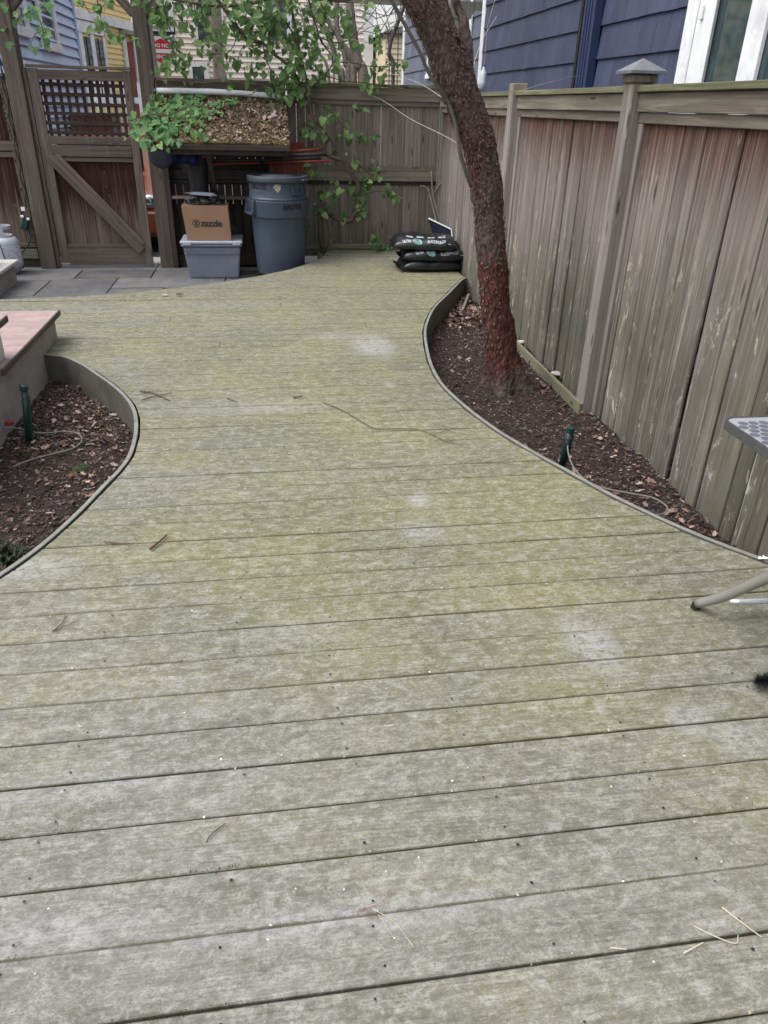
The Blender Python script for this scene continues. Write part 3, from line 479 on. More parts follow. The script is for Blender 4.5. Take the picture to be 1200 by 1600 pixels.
# patio of bluestone flags
bm = bmesh.new(); box(bm, (-1.6,7.75,-.235), (5.4,2.9,.09)); patio = struct('patio', bm, GUTTER)
def flag(x0,x1,y0,y1):
    bm = bmesh.new(); g = .006; box(bm, ((x0+x1)/2,(y0+y1)/2,-.197+R.uniform(-.002,.002)), (x1-x0-2*g,y1-y0-2*g,.034), bev=.004); obj('flagstone', bm, STONE, patio)
for r in [(-4,-2.32,6.3,7.0),(-4,-2.46,7.0,7.52),(-2.32,-1.3,6.3,7.0),(-2.46,-1.8,7.0,7.52),(-1.8,-1.0,7.0,7.62),(-4,-2.2,7.52,8.23),(-2.2,-1.55,7.52,8.33),(-1.3,-.4,6.3,7.0),(-1.0,.1,7.0,7.62),(-1.55,-1.03,7.62,7.83),(-1.03,-.44,7.62,7.86),(-.44,.5,7.62,8.4),(-1.55,-.44,7.86,8.33),(-4,-2.65,8.23,8.9),(-2.65,-1.99,8.23,8.77),(-1.99,-1.22,8.33,8.77),(-1.22,-.44,8.33,8.77),(-.44,.3,8.4,8.9),(.3,.75,8.4,8.9),(-2.65,-1.22,8.77,9.15),(-1.22,-.44,8.77,9.15),(-.4,.4,6.6,7.0),(.1,.6,7.0,7.62)]: flag(*r)
bm = bmesh.new(); box(bm, (-1.75,9.35,-.235),(1.4,.35,.12), bev=.01); tag(obj('doorstep', bm, WHITE2), 'pale stone sill lying under the wooden garden gate', 'doorstep')

# ================================================================ PORCH STEPS (left)
t = thing('porch_steps', 'pink composite stair landing with grey plaster side at the left of the deck', 'steps', (-1.9,4.8,BED_Z))
bx('side_wall', (-3.6,3.86,BED_Z-.05), (-1.462,5.375,.152), PLAST, t, .002)
for k in range(9):
    y1 = 5.42-k*.142
    board('tread_plank', (-3.6,y1-.070,.168), (-1.435,y1-.070,.168), (0,1,0), .138, .028, PINK, t)
board('nosing', (-1.432,4.10,.166),(-1.432,5.425,.166),(0,0,1), .036, .014, NOSE, t)
bx('upper_step', (-3.6,3.2,.185), (-1.475,4.33,.375), WHITE2, t)
for k in range(4): y1 = 4.37-k*.142; board('tread_plank', (-3.6,y1-.07,.392), (-1.44,y1-.07,.392), (0,1,0), .138, .028, PINK, t)
board('nosing', (-1.437,3.78,.390),(-1.437,4.373,.390),(0,0,1), .036, .014, NOSE, t)
t = thing('low_skirting', 'low grey plaster skirting with a white cap beside the stair landing', 'skirting', (-1.6,3.5,BED_Z))
bx('skirt_panel', (-1.9,2.2,BED_Z-.05), (-1.49,3.84,-.06), PLAST, t); bx('cap_strip', (-1.91,2.2,-.058), (-1.475,3.85,-.045), WHITE, t)
t = thing('side_step', 'worn white stone slab on a low grey step, patio edge beside the gas bottle', 'step', (-2.8,7.5,-.18))
bx('step_block', (-4,6.35,-.2), (-2.50,8.15,.0), PLAST, t); bx('slab', (-4,6.35,.002), (-2.46,8.20,.034), WHITE2, t, .005); bx('riser', (-4,6.35,.036), (-2.66,8.0,.34), WHITE, t)

# ================================================================ FENCES
def post(parent, x, y, z0, z1, w=.12, mat=W_POST, name='post', w2=None): return board(name, (x,y,z0), (x,y,z1), (1,0,0), w, w2 or w, mat, parent, .005)
fr = thing('right_fence', 'tall weathered board fence along the right side with red stained tops', 'fence', (1.96,4.5,BED_Z))
FX = 1.97
spans = [(-.05,2.05),(2.17,4.10),(4.22,6.16),(6.27,8.88)]
for (a, b) in spans:
    y = a + .02
    while y < b-.02:
        w = R.choice((.088,.100,.112,.094,.084)); w = min(w, b-y); 
        if w < .03: break
        lean = R.gauss(0,.0085); dx = R.uniform(-.004,.004); gp = .0062 + (.009 if R.random() < .12 else 0)
        top = 1.45; bot = -.22+R.uniform(-.02,.03)
        if y > 4.2: bot = -.17+R.uniform(-.03,.02)
        board('fence_board', (FX+dx, y+w/2+lean, bot), (FX+dx, y+w/2, top), (0,1,0), round(w-gp,3), .019, W_RIGHT, fr, .005); y += w
    m0, m1 = a+.0, b-.0
    board('rail', (FX-.028,m0,1.515), (FX-.028,m1,1.515), (0,0,1), .085, .036, W_RAIL, fr)
    board('rail', (FX-.020,m0,1.446), (FX-.020,m1,1.446), (0,0,1), .05, .020, W_RAIL, fr)
    board('cap_rail', (FX-.005,m0-.01,1.575), (FX-.005,m1+.01,1.575), (1,0,0), .125, .030, W_CAP, fr)
    board('trim', (FX-.018,a+.024,-.18), (FX-.018,a+.024,1.42), (0,1,0), .046, .018, W_POST, fr)
    board('trim', (FX-.018,b-.024,-.18), (FX-.018,b-.024,1.42), (0,1,0), .046, .018, W_POST, fr)
    for z_ in (.25,.62,1.0,1.3): board('joint_backing', (FX+.035,m0,z_), (FX+.035,m1,z_), (0,0,1), .30, .036, W_DARK, fr)  # unseen wide dark boards, added so the bright alley doesn't show through the joints
for y, z1 in ((2.11,1.57),(4.16,1.60),(6.215,1.64)): post(fr, FX-.03, y, -.22, z1, .112)
bm = bmesh.new(); cx, cy, cz = FX-.03, 4.16, 1.60
box(bm, (cx,cy,cz+.02), (.135,.135,.038), bev=.006); obj('cap_block', bm, W_RAIL, fr)
bm = bmesh.new(); s = .095; v = [bm.verts.new((cx+a*s,cy+b*s,cz+.042)) for a,b in ((-1,-1),(1,-1),(1,1),(-1,1))]; v2 = [bm.verts.new((cx+a*s,cy+b*s,cz+.055)) for a,b in ((-1,-1),(1,-1),(1,1),(-1,1))]; ap = bm.verts.new((cx,cy,cz+.112))
bm.faces.new(v[::-1])
for k in range(4): bm.faces.new((v[k],v[(k+1)%4],v2[(k+1)%4],v2[k])); bm.faces.new((v2[k],v2[(k+1)%4],ap))
obj('post_cap', bm, ZINC, fr)
e = board('garden_edging', (1.875,4.10,-.150),(1.90,5.75,-.150),(0,0,1),.075,.022, W_CAP, None); tag(e, 'low timber edging board lying along the foot of the right fence by the tree', 'edging')
e = board('garden_edging', (1.72,6.55,-.15),(1.93,7.15,-.14),(0,0,1),.05,.025, W_POST, None); tag(e, 'short loose piece of timber among dead leaves at the narrow end of the right bed', 'timber')

fb = thing('back_fence', 'dark weathered board fence across the back behind the shelter and the soil bags', 'fence', (.5,8.97,BED_Z))
def fence_boards(parent, x0, x1, y, z0, z1, mat, wmean=.09, gapbig=0):
    x = x0
    while x < x1-.01:
        w = min(R.uniform(wmean-.008,wmean+.008), x1-x); g = (.003 if gapbig else .0024+.0035*(R.random()<.12))+gapbig*R.random()
        board('fence_board', (x+w/2,y+R.uniform(-.003,.003),z0), (x+w/2,y,z1), (1,0,0), round(max(.02,w-g),4), .019, mat, parent); x += w
fence_boards(fb, .30, 1.93, 8.98, -.02, 1.47, W_BACK)
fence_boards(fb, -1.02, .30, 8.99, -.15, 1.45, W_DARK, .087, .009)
for (x0,x1) in ((-1.02,.28),(.30,1.94)):
    board('cap_rail', (x0,8.97,1.655), (x1,8.97,1.655), (0,1,0), .13, .028, W_CAP if x0 > 0 else W_GATE, fb)
    board('rail', (x0,8.945,1.575), (x1,8.945,1.575), (0,0,1), .125, .034, W_RAIL if x0 > 0 else W_GATE, fb)
    board('rail', (x0,8.955,1.490), (x1,8.955,1.490), (0,0,1), .045, .022, W_BACK, fb)
    board('rail', (x0,8.955,.855), (x1,8.955,.855), (0,0,1), .05, .022, W_RAIL if x0>0 else W_DARK, fb)
    board('rail', (x0,8.940,.780), (x1,8.940,.780), (0,0,1), .095, .036, W_RAIL if x0>0 else W_DARK, fb)
    board('rail', (x0,8.955,.710), (x1,8.955,.710), (0,0,1), .035, .022, W_DARK, fb)
board('rail', (.30,8.955,.035), (1.93,8.955,.035), (0,0,1), .05, .03, W_CAP, fb); board('rail', (.30,8.945,-.03), (1.93,8.945,-.03), (0,0,1), .07, .03, W_BACK, fb)
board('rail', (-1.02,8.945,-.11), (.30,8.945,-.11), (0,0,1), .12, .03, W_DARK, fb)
board('gap_blocker', (-1.02,9.03,.14), (.30,9.03,.14), (0,0,1), .66, .02, W_DARK, fb); board('gap_blocker', (-1.02,9.03,.80), (.30,9.03,.80), (0,0,1), .26, .02, W_DARK, fb); board('gap_blocker', (-1.02,9.03,1.25), (.30,9.03,1.25), (0,0,1), .42, .02, W_DARK, fb)  # unseen boards added behind to block daylight through most of the slat gaps
post(fb, 1.975, 8.945, -.2, 1.60, .085)
board('rail', (-.9,8.93,.95), (-.25,8.93,.12), (0,0,1), .06, .02, W_DARK, fb)

fl = thing('left_fence', 'short dark fence panel behind the gas bottle, left of the gate', 'fence', (-3,8.97,BED_Z))
fence_boards(fl, -3.6, -2.47, 8.99, -.02, 1.5, W_GATEB, .13)
board('rail', (-3.6,8.955,1.56), (-2.47,8.955,1.56), (0,0,1), .15, .034, W_GATE, fl); board('cap_rail', (-3.6,8.965,1.65), (-2.47,8.965,1.65), (0,1,0), .12, .03, W_GATE, fl)
board('rail', (-3.6,8.955,1.02), (-2.47,8.955,1.02), (0,0,1), .09, .034, W_GATE, fl); board('rail', (-3.6,8.96,.94), (-2.47,8.96,.94), (0,0,1), .05, .025, W_GATE, fl)
board('rail', (-3.6,8.955,-.04), (-2.47,8.955,-.04), (0,0,1), .10, .034, W_CAP, fl); board('rail', (-3.6,8.96,.05), (-2.47,8.96,.05), (0,0,1), .04, .025, W_GATE, fl)
board('rail', (-3.6,8.97,-.15), (-2.44,8.97,-.15), (0,0,1), .12, .03, W_DARK, fl)  # dark board added to stand in for the shaded gap under this panel
board('trim', (-2.50,8.955,.08), (-2.50,8.955,1.6), (1,0,0), .06, .03, W_GATE, fl)

# arbor: posts, beam, brackets, rafter tails
ar = thing('arbor', 'dark timber arbor framing the gate and running above the back fence', 'arbor', (-1.8,8.95,BED_Z))
post(ar, -2.36, 8.93, -.19, 2.55, .155, W_GATE); board('trim', (-2.262,8.92,-.18), (-2.262,8.92,1.72), (1,0,0), .035, .05, W_GATE, ar)
post(ar, -1.10, 8.93, -.19, 2.55, .14, W_GATE); post(ar, 2.12, 9.15, -.2, 2.45, .10, W_PERG)
board('beam', (-3.6,8.95,2.62), (3.0,8.95,2.62), (0,0,1), .14, .09, W_GATE, ar)
board('beam', (.7,9.20,2.43), (2.0,9.20,2.43), (0,0,1), .075, .05, W_PERG, ar)
for (x0,z0,x1,z1) in ((-2.30,2.20,-1.98,2.52),(-2.42,2.20,-2.74,2.52),(-1.16,2.20,-1.46,2.52),(-1.04,2.20,-.72,2.52)): board('bracket', (x0,8.93,z0), (x1,8.93,z1), (1,0,-1), .08, .08, W_GATE, ar)
def tail(x, y, z, L):
    bm = bmesh.new(); prof = [(0,.15),(L,.15),(L,.08)] + [(L-.02-.09*math.sin(a*math.pi/12), .08-.08*(1-math.cos(a*math.pi/12))) for a in range(1,7)] + [(L-.16,0),(0,0)]
    a = [bm.verts.new((x+p, y-.025, z+h)) for p,h in prof]; b = [bm.verts.new((x+p, y+.025, z+h)) for p,h in prof]
    bm.faces.new(a); bm.faces.new(b[::-1]); n = len(a)
    for k in range(n): bm.faces.new((a[k],b[k],b[(k+1)%n],a[(k+1)%n]))
    obj('rafter_tail', bm, W_PERG, ar)
tail(1.82, 9.14, 2.26, .28); tail(2.02, 9.10, 2.29, .34)

# gate
gt = thing('garden_gate', 'wooden garden gate with square lattice window and diagonal brace', 'gate', (-1.74,8.95,BED_Z))
gx0, gx1 = -2.235, -1.255
board('stile', (gx0+.045,8.93,-.13), (gx0+.045,8.93,1.715), (1,0,0), .09, .042, W_GATE, gt); board('stile', (gx1-.04,8.93,-.165), (gx1-.04,8.93,1.715), (1,0,0), .08, .042, W_GATE, gt)
board('top_rail', (gx0+.09,8.93,1.665), (gx1-.08,8.93,1.665), (0,0,1), .085, .040, W_GATE, gt); board('cap_rail', (gx0-.01,8.93,1.735), (gx1+.01,8.93,1.735), (0,1,0), .085, .026, W_GATE, gt)
board('mid_rail', (gx0+.09,8.93,1.085), (gx1-.08,8.93,1.085), (0,0,1), .075, .044, W_GATE, gt); board('mid_rail', (gx0+.09,8.925,.985), (gx1-.08,8.925,.985), (0,0,1), .105, .046, W_GATE, gt); board('mid_rail', (gx0+.09,8.935,.905), (gx1-.08,8.935,.905), (0,0,1), .04, .03, W_GATE, gt)
board('bottom_rail', (gx0+.09,8.93,-.065), (gx1-.08,8.93,-.065), (0,0,1), .17, .042, W_GATE, gt); board('bottom_rail', (gx0+.09,8.937,.045), (gx1-.08,8.937,.045), (0,0,1), .04, .03, W_GATE, gt)
x = gx0+.05
while x < gx1-.06: w = min(.125, gx1-.02-x); board('gate_board', (x+w/2,8.965,-.05), (x+w/2,8.965,1.03), (1,0,0), round(w-.004,3), .018, W_GATEB, gt); x += w
board('brace', (-2.17,8.90,.935), (-1.36,8.90,-.005), (1,0,1), .095, .030, W_GATE, gt); board('brace', (-2.095,8.910,.950), (-1.33,8.910,.065), (1,0,1), .045, .028, W_GATE, gt)
for k in range(6): z = 1.155 + k*.086; board('lattice_slat', (gx0+.08,8.935,z), (gx1-.07,8.935,z-.004), (0,0,1), .032, .012, W_DARK, gt)
for k in range(11): x = gx0+.12+k*.0745; board('lattice_slat', (x,8.948,1.12), (x,8.948,1.64), (1,0,0), .034, .012, W_DARK, gt)
# ================================================================ SHELTER over the bins
sh = thing('bin_shelter', 'low timber shelter with a sloping roof deep in leaf litter over the bins', 'shelter', (-.4,8.6,-.18))
def roofpt(u, v, h=0):   # u 0..1 left-right, v 0 front .. 1 back
    x = -1.10+u*1.385+(.07*v*(1-u)); y = 8.20+.68*v; z = 1.105+.42*v + .012*math.sin(u*3)
    return Vector((x, y-.5*h, z+.85*h))
bm = bmesh.new(); g0 = [[bm.verts.new(roofpt(i/14,j/8,h)) for i in range(15)] for h in (0,) for j in range(9)]; g1 = [[bm.verts.new(roofpt(i/14,j/8,-.022)) for i in range(15)] for j in range(9)]
for j in range(8):
    for i in range(14): bm.faces.new((g0[j][i],g0[j][i+1],g0[j+1][i+1],g0[j+1][i])); bm.faces.new((g1[j][i],g1[j+1][i],g1[j+1][i+1],g1[j][i+1]))
for i in range(14): bm.faces.new((g0[0][i],g1[0][i],g1[0][i+1],g0[0][i+1])); bm.faces.new((g0[8][i],g0[8][i+1],g1[8][i+1],g1[8][i]))
for j in range(8): bm.faces.new((g0[j][0],g0[j+1][0],g1[j+1][0],g1[j][0])); bm.faces.new((g0[j][14],g1[j][14],g1[j+1][14],g0[j+1][14]))
m_, g_ = newmat('rotting_plywood'); P_ = g_.pos(); c_ = g_.mix(g_.sm(g_.no(P_,9,6,.7),.35,.65),(.07,.05,.035),(.24,.17,.10)); c_ = g_.mix(g_.sm(g_.no(P_,5,5),.5,.65,0,.7),c_,(.09,.11,.03)); g_.out(c_,.95,g_.no(P_,60,6,.7),1,.01,.2)
obj('roof_panel', bm, m_, sh)
board('fascia', (-1.10,8.195,1.075), (.285,8.195,1.075), (0,0,1), .045, .018, W_DARK, sh)
board('roof_beam', (-1.0,8.28,1.03), (.27,8.28,1.03), (0,0,1), .05, .035, W_DARK, sh)
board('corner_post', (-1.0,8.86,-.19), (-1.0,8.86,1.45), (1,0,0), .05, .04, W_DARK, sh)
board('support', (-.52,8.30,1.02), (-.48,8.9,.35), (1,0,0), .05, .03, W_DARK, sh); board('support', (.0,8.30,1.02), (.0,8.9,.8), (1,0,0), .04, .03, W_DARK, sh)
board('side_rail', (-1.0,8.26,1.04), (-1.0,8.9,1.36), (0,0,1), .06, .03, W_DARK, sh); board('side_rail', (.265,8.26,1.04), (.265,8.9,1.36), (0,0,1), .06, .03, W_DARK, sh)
board('shelf', (-.96,8.82,.56), (.25,8.82,.56), (0,1,0), .18, .02, W_RAIL, sh)
q = []; ql = []
for i in range(5200):
    u, v = R.uniform(.005,.995), R.random()**1.0; heap = .035*max(0,noise.noise(Vector((u*5,v*3,1)))+.4)*(1-abs(2*v-1)**3)
    p = roofpt(u,v,.004+heap*R.random()); L = R.uniform(.008,.032); w = L*R.uniform(.25,.7)
    M = Matrix.Translation(p) @ Matrix.Rotation(.55,4,'X') @ Matrix.Rotation(R.uniform(0,6.3),4,'Z') @ Matrix.Rotation(R.gauss(0,.5),4,'X') @ Matrix.Rotation(R.gauss(0,.5),4,'Y')
    q.append([M @ Vector(t) for t in ((-L/2,-w/2,0),(0,-w*.6,L*.1),(L/2,-w*.3,0),(L/2,w*.4,0),(0,w*.55,L*.1),(-L/2,w/2,0))])
    if i % 14 == 0: ql.append(leafshape(M, L*2+.02, L*1.5+.01, .01))
RLIT = mulch_mat('roof_litter', [(.10,.07,.05),(.20,.14,.095),(.07,.055,.045),(.28,.21,.14),(.14,.105,.075),(.36,.29,.21),(.085,.09,.03),(.16,.10,.06),(.06,.07,.02)])
from_quads('roof_litter', q, RLIT, sh, 'stuff'); from_quads('dead_leaves', ql, LITTER, sh, 'stuff')
# moss along the roof lip
q = []
for i in range(1500):
    u = R.uniform(.3,1); p = roofpt(u, R.random()**2.5*.22, .004); L = R.uniform(.006,.014); M = Matrix.Translation(p) @ Matrix.Rotation(R.uniform(0,6.3),4,'Z') @ Matrix.Rotation(R.uniform(-1,1),4,'X')
    q.append([M @ Vector(t) for t in ((-L/2,0,0),(L/2,0,0),(0,L*.3,L))])
from_quads('roof_moss', q, mulch_mat('moss', [(.16,.17,.04),(.25,.23,.07),(.11,.12,.03),(.33,.28,.14)]), sh, 'stuff')
bm = bmesh.new(); tube(bm, smoothpts([(-1.0,8.80,1.55),(-.5,8.80,1.555),(0,8.8,1.54),(.23,8.8,1.525)],5), .028, .024, 12, wob=.12); tag(obj('plastic_roll', bm, plain('white_film', (.6,.62,.66), .35, .1, 20, .4), smooth=True), 'roll of white plastic film lying along the back of the shelter roof', 'plastic roll')
bm = bmesh.new(); 
M = Matrix.Translation((.13,8.45,1.335)) @ Matrix.Rotation(.55,4,'X') @ Matrix.Rotation(.6,4,'Z'); box(bm, (0,0,.02), (.10,.045,.012), M, .005); tag(obj('wood_scrap', bm, W_POST), 'flat pale scrap of wood lying on the shelter roof litter', 'wood scrap')

# things stored under it
def longpole(name, p0, p1, r, mat, label, cat, extra=None):
    t = thing(name, label, cat, p0); bm = bmesh.new(); tube(bm, [Vector(p0).lerp(Vector(p1),k/6) for k in range(7)], r, r, 10); obj('shaft', bm, mat, t, smooth=True)
    if extra: extra(t)
    return t
longpole('garden_pole', (-.45,8.40,.985), (.66,8.30,1.025), .016, BLACK, 'black pole sticking out right of the shelter, upper of two black ones', 'pole')
longpole('garden_pole', (-.45,8.46,.94), (.60,8.36,.985), .014, BLACK, 'black pole under the shelter roof, lower of the two black ones', 'pole')
longpole('garden_pole', (-.60,8.55,.97), (.62,8.5,1.06), .013, ORANGE, 'orange handled pole stored behind the black poles above the dustbin', 'pole')
longpole('garden_pole', (-.55,8.60,.90), (.70,8.48,.955), .010, REDP, 'thin red handle lying lowest among the poles under the shelter', 'pole')
t = thing('snow_shovel', 'orange plastic shovel stored behind the bin lid', 'shovel', (.18,8.72,.75))
bm = bmesh.new()
for k in range(8):
    a0 = -.19+k*.0475; box(bm, (.12+a0+.19-.02, 8.74+.03*math.cos(k), .93), (.05,.012,.36), bev=.003)
obj('blade', bm, ORANGE, t); bm = bmesh.new(); tube(bm, [Vector((.26,8.72,1.1)), Vector((.27,8.70,1.42))], .014, .014, 8); obj('handle', bm, W_RAIL, t)
t = thing('hanging_tarp', 'folded blue tarpaulin hung at the left end under the shelter roof', 'tarpaulin', (-.85,8.5,.95))
bm = bmesh.new(); rows = []
for i in range(9): rows.append([bm.verts.new((-.99+i*.045, 8.40+.03*math.sin(i*1.7+j*.5), 1.09-j*.03-.01*math.sin(i))) for j in range(7)])
for i in range(8):
    for j in range(6): bm.faces.new((rows[i][j],rows[i+1][j],rows[i+1][j+1],rows[i][j+1]))
bmesh.ops.solidify(bm, geom=bm.faces[:], thickness=.012); obj('sheet', bm, NAVYP, t, smooth=True)
t = thing('hanging_bag', 'dark round cloth bag hooked on the left post of the shelter', 'bag', (-1.0,8.25,.98))
bm = bmesh.new(); bmesh.ops.create_icosphere(bm, subdivisions=4, radius=.1)
for v in bm.verts: v.co = Vector((v.co.x*1.15, v.co.y*.6, v.co.z*1.05))*(1+.10*noise.noise(v.co*14)) + Vector((-.965,8.24,.985))
obj('sack', bm, plain('dark_cloth', (.018,.024,.035), .8, .3, 14, .5), t, smooth=True)
bm = bmesh.new(); tube(bm, smoothpts([(-.965,8.24,1.06),(-.955,8.24,1.10),(-.94,8.25,1.13)],4), .008, .006, 6); obj('cord', bm, BLACK, t)
t = thing('garment_bag', 'long black cover hanging in the dark left part of the shelter', 'cover', (-.66,8.6,.4))
bm = bmesh.new(); rows = []
for j in range(15):
    z = 1.12-j*.047; rows.append([bm.verts.new((-.66+(.11+.02*math.sin(j*.5))*math.cos(a*math.pi/8), 8.60+(.05+.012*math.sin(a*2.3+j*.4))*math.sin(a*math.pi/8), z)) for a in range(16)])
for j in range(14):
    for a in range(16): bm.faces.new((rows[j][a],rows[j][(a+1)%16],rows[j+1][(a+1)%16],rows[j+1][a]))
bm.faces.new(rows[0]); bm.faces.new(rows[-1][::-1]); obj('cover', bm, BLACK, t, smooth=True)

# storage tub
t = thing('storage_tub', 'cloudy blue plastic storage tub standing on the patio under the cardboard box', 'tub', (-.55,8.42,-.18), -.02)
def taper(bm, x0,x1,y0,y1,z0,z1,ins, bev=.012):
    vs = [(x0+ins,y0+ins,z0),(x1-ins,y0+ins,z0),(x1-ins,y1-ins,z0),(x0+ins,y1-ins,z0),(x0,y0,z1),(x1,y0,z1),(x1,y1,z1),(x0,y1,z1)]
    b = [bm.verts.new(v) for v in vs]; fs = [bm.faces.new([b[i] for i in f]) for f in ((3,2,1,0),(4,5,6,7),(0,1,5,4),(1,2,6,5),(2,3,7,6),(3,0,4,7))]
    bmesh.ops.bevel(bm, geom=list({e for f in fs for e in f.edges}), offset=bev, segments=3, affect='EDGES')
bm = bmesh.new(); taper(bm, -.845,-.265,8.24,8.64,-.178,.145,.035); obj('body', bm, BIN, t, smooth=False)
bx('rim', (-.865,8.222,.147), (-.245,8.66,.172), BIN, t, .008); bx('lid', (-.872,8.214,.174), (-.238,8.668,.205), BINL, t, .01)
for x in (-.80,-.30): bx('latch', (x-.04,8.205,.165), (x+.04,8.2135,.198), BINL, t, .003)
for k in range(3): bx('rib', (-.838,8.233-k*.002,.10-k*.012), (-.272,8.237,.106-k*.012), BIN, t, .001)
# cardboard box with print
t = thing('cardboard_box', 'brown cardboard box with a round Z mark standing on the blue tub', 'box', (-.60,8.42,.207), -.03)
bm = bmesh.new(); bx0, bx1, by0, by1, bz0, bz1 = -.825,-.355,8.26,8.60,.208,.535
vs = [(bx0+.03,by0,bz0),(bx1+.005,by0,bz0),(bx1+.005,by1,bz0),(bx0+.03,by1,bz0),(bx0,by0,bz1),(bx1-.01,by0,bz1),(bx1-.01,by1,bz1),(bx0,by1,bz1)]
b = [bm.verts.new(v) for v in vs]
for f in ((3,2,1,0),(0,1,5,4),(1,2,6,5),(2,3,7,6),(3,0,4,7),(4,5,6,7)): bm.faces.new([b[i] for i in f])
obj('carton', bm, CARD, t)
bm = text_bm('zazzle', .098, .0005, .0012, .9, 'LEFT'); x_0 = min(v.co.x for v in bm.verts); x_1 = max(v.co.x for v in bm.verts); bmesh.ops.scale(bm, vec=(.215/(x_1-x_0),.95,1), verts=bm.verts); place(bm, (-.646,by0-.0035,.372), (1,0,-.01), (0,0,1)); obj('lettering', bm, INK, t)
bm = text_bm('z', .066, .0005, .0022, 1, 'CENTER'); place(bm, (-.692,by0-.0035,.378), (1,0,0), (0,0,1)); obj('lettering', bm, INK, t)
bm = bmesh.new(); n = 40; o_ = [[bm.verts.new((-.692+r*math.cos(2*math.pi*k/n), by0-.0035, .372+r*math.sin(2*math.pi*k/n))) for k in range(n)] for r in (.030,.0365)]
for k in range(n): bm.faces.new((o_[0][k],o_[0][(k+1)%n],o_[1][(k+1)%n],o_[1][k]))
obj('ring_mark', bm, INK, t)
# clutter on the box
t = thing('black_bin_liners', 'crumpled black plastic heaped in the open cardboard box', 'plastic', (-.6,8.42,.5))
bm = bmesh.new(); bmesh.ops.create_icosphere(bm, subdivisions=4, radius=1)
for v in bm.verts: d = 1+.35*noise.fractal(v.co*2.6,1,2,4); v.co = Vector((v.co.x*.18*d-.60, v.co.y*.09*d+8.43, max(.537, v.co.z*.07*d+.545)))
obj('heap', bm, BLACKP, t)
bm = bmesh.new(); vs = [(-.79,8.33,.655),(-.73,8.32,.64),(-.64,8.32,.632),(-.53,8.34,.622),(-.46,8.36,.625),(-.50,8.40,.645),(-.60,8.40,.655),(-.70,8.38,.658)]; bm.faces.new([bm.verts.new(v) for v in vs]); bmesh.ops.solidify(bm, geom=bm.faces[:], thickness=.004)
tag(obj('folded_paper', bm, plain('pale_paper', (.42,.44,.52), .7, .05)), 'pale folded paper lying on the black plastic in the cardboard box', 'paper')

# nested dustbins
C0 = (.15,8.28)
def can(label, z0, H, rb, rt, band, mat, loc, grp=None): pass
t = thing('dustbin', 'tall blue grey round dustbin, the lower one of two stacked beside the tub', 'dustbin', (C0[0],C0[1],-.18))
bm = bmesh.new(); lathe(bm, [(.225,-.115),(.243,-.112),(.249,-.095),(.266,.20),(.280,.445),(.283,.452),(.300,.452),(.303,.462),(.309,.60),(.312,.612),(.300,.614),(.296,.604)], (C0[0],C0[1],0), 64); obj('body', bm, BRUTE, t, smooth=True)
def bend(bm, r, ang, z, tilt=0):
    for v in bm.verts:
        a = ang + v.co.x/r; rr = r + .0025 + v.co.z + v.co.y*tilt; v.co = Vector((C0[0]+rr*math.cos(a), C0[1]+rr*math.sin(a), z+v.co.y))
    return bm
obj('lettering', bend(text_bm('BRUTE', .066, .0008, .0036, 1.02), .3062, rad(-64), .557, .045), INK, t)
bm = bmesh.new()
for k in range(2): box(bm, (0,-.012*k,0), (.10,.005,.0006)); 
for v in bm.verts: pass
obj('small_print', bend(bm, .3035, rad(-62), .508, .045), INKB, t)
def handle(parent, ang, z, r, mat, w=.09, h=.085, out=.045):
    bm = bmesh.new(); 
    def pt(du, rr, zz): a = ang+du/r; return Vector((C0[0]+rr*math.cos(a), C0[1]+rr*math.sin(a), zz))
    for du in (-w, w):
        vs = [pt(du*1.08, r-.01, z+h), pt(du, r+out*.5, z+h*.85), pt(du*.92, r+out, z-h*.5), pt(du, r-.02, z-h)]
        vs2 = [v + (pt(du+.012, 1, 0)-pt(du, 1, 0)).normalized()*.010 for v in vs]; a = [bm.verts.new(v) for v in vs]; b = [bm.verts.new(v) for v in vs2]
        bm.faces.new(a); bm.faces.new(b[::-1])
        for k in range(4): bm.faces.new((a[k],b[k],b[(k+1)%4],a[(k+1)%4]))
    lo = []
    for k in range(9):
        du = -w+2*w*k/8; ring = [pt(du, r+out, z-h*.45), pt(du, r+out, z-h*.75), pt(du, r-.015, z-h*1.05), pt(du, r-.015, z-h*.95)]; lo.append([bm.verts.new(v) for v in ring])
    for k in range(8):
        for j in range(4): bm.faces.new((lo[k][j],lo[k+1][j],lo[k+1][(j+1)%4],lo[k][(j+1)%4]))
    bm.faces.new(lo[0]); bm.faces.new(lo[-1][::-1]); obj('handle', bm, mat, parent)
handle(t, rad(-158), .545, .303, BRUTE); handle(t, rad(-158+180), .545, .303, BRUTE)
t2 = thing('dustbin', 'second blue grey dustbin nested in the top of the tall one, under the lid', 'dustbin', (C0[0],C0[1],.50))
bm = bmesh.new(); lathe(bm, [(.25,.50),(.285,.612),(.2985,.618),(.3005,.628),(.290,.634),(.286,.645),(.289,.775),(.292,.785),(.28,.787)], (C0[0],C0[1],0), 64); obj('body', bm, BRUTE, t2, smooth=True)
obj('lettering', bend(text_bm('BRUTE', .062, .0008, .003, 1.02), .287, rad(-133), .738, .02), INK, t2)
bm = bmesh.new()
for k in range(2): box(bm, (0,-.012*k,0), (.08,.004,.0006))
obj('small_print', bend(bm, .287, rad(-130), .69, .02), INKB, t2)
bm = bmesh.new(); pts = [(.033*math.cos(a*.45)*(1+.25*math.sin(a*2.1)), .042*math.sin(a*.45)*(1+.2*math.cos(a*1.7)),0) for a in range(14)]; bm.faces.new([bm.verts.new(p) for p in pts]); obj('worn_sticker', bend(bm, .289, rad(-92), .742, .02), plain('worn_sticker', (.30,.29,.25), .8, .4, 60, .3), t2)
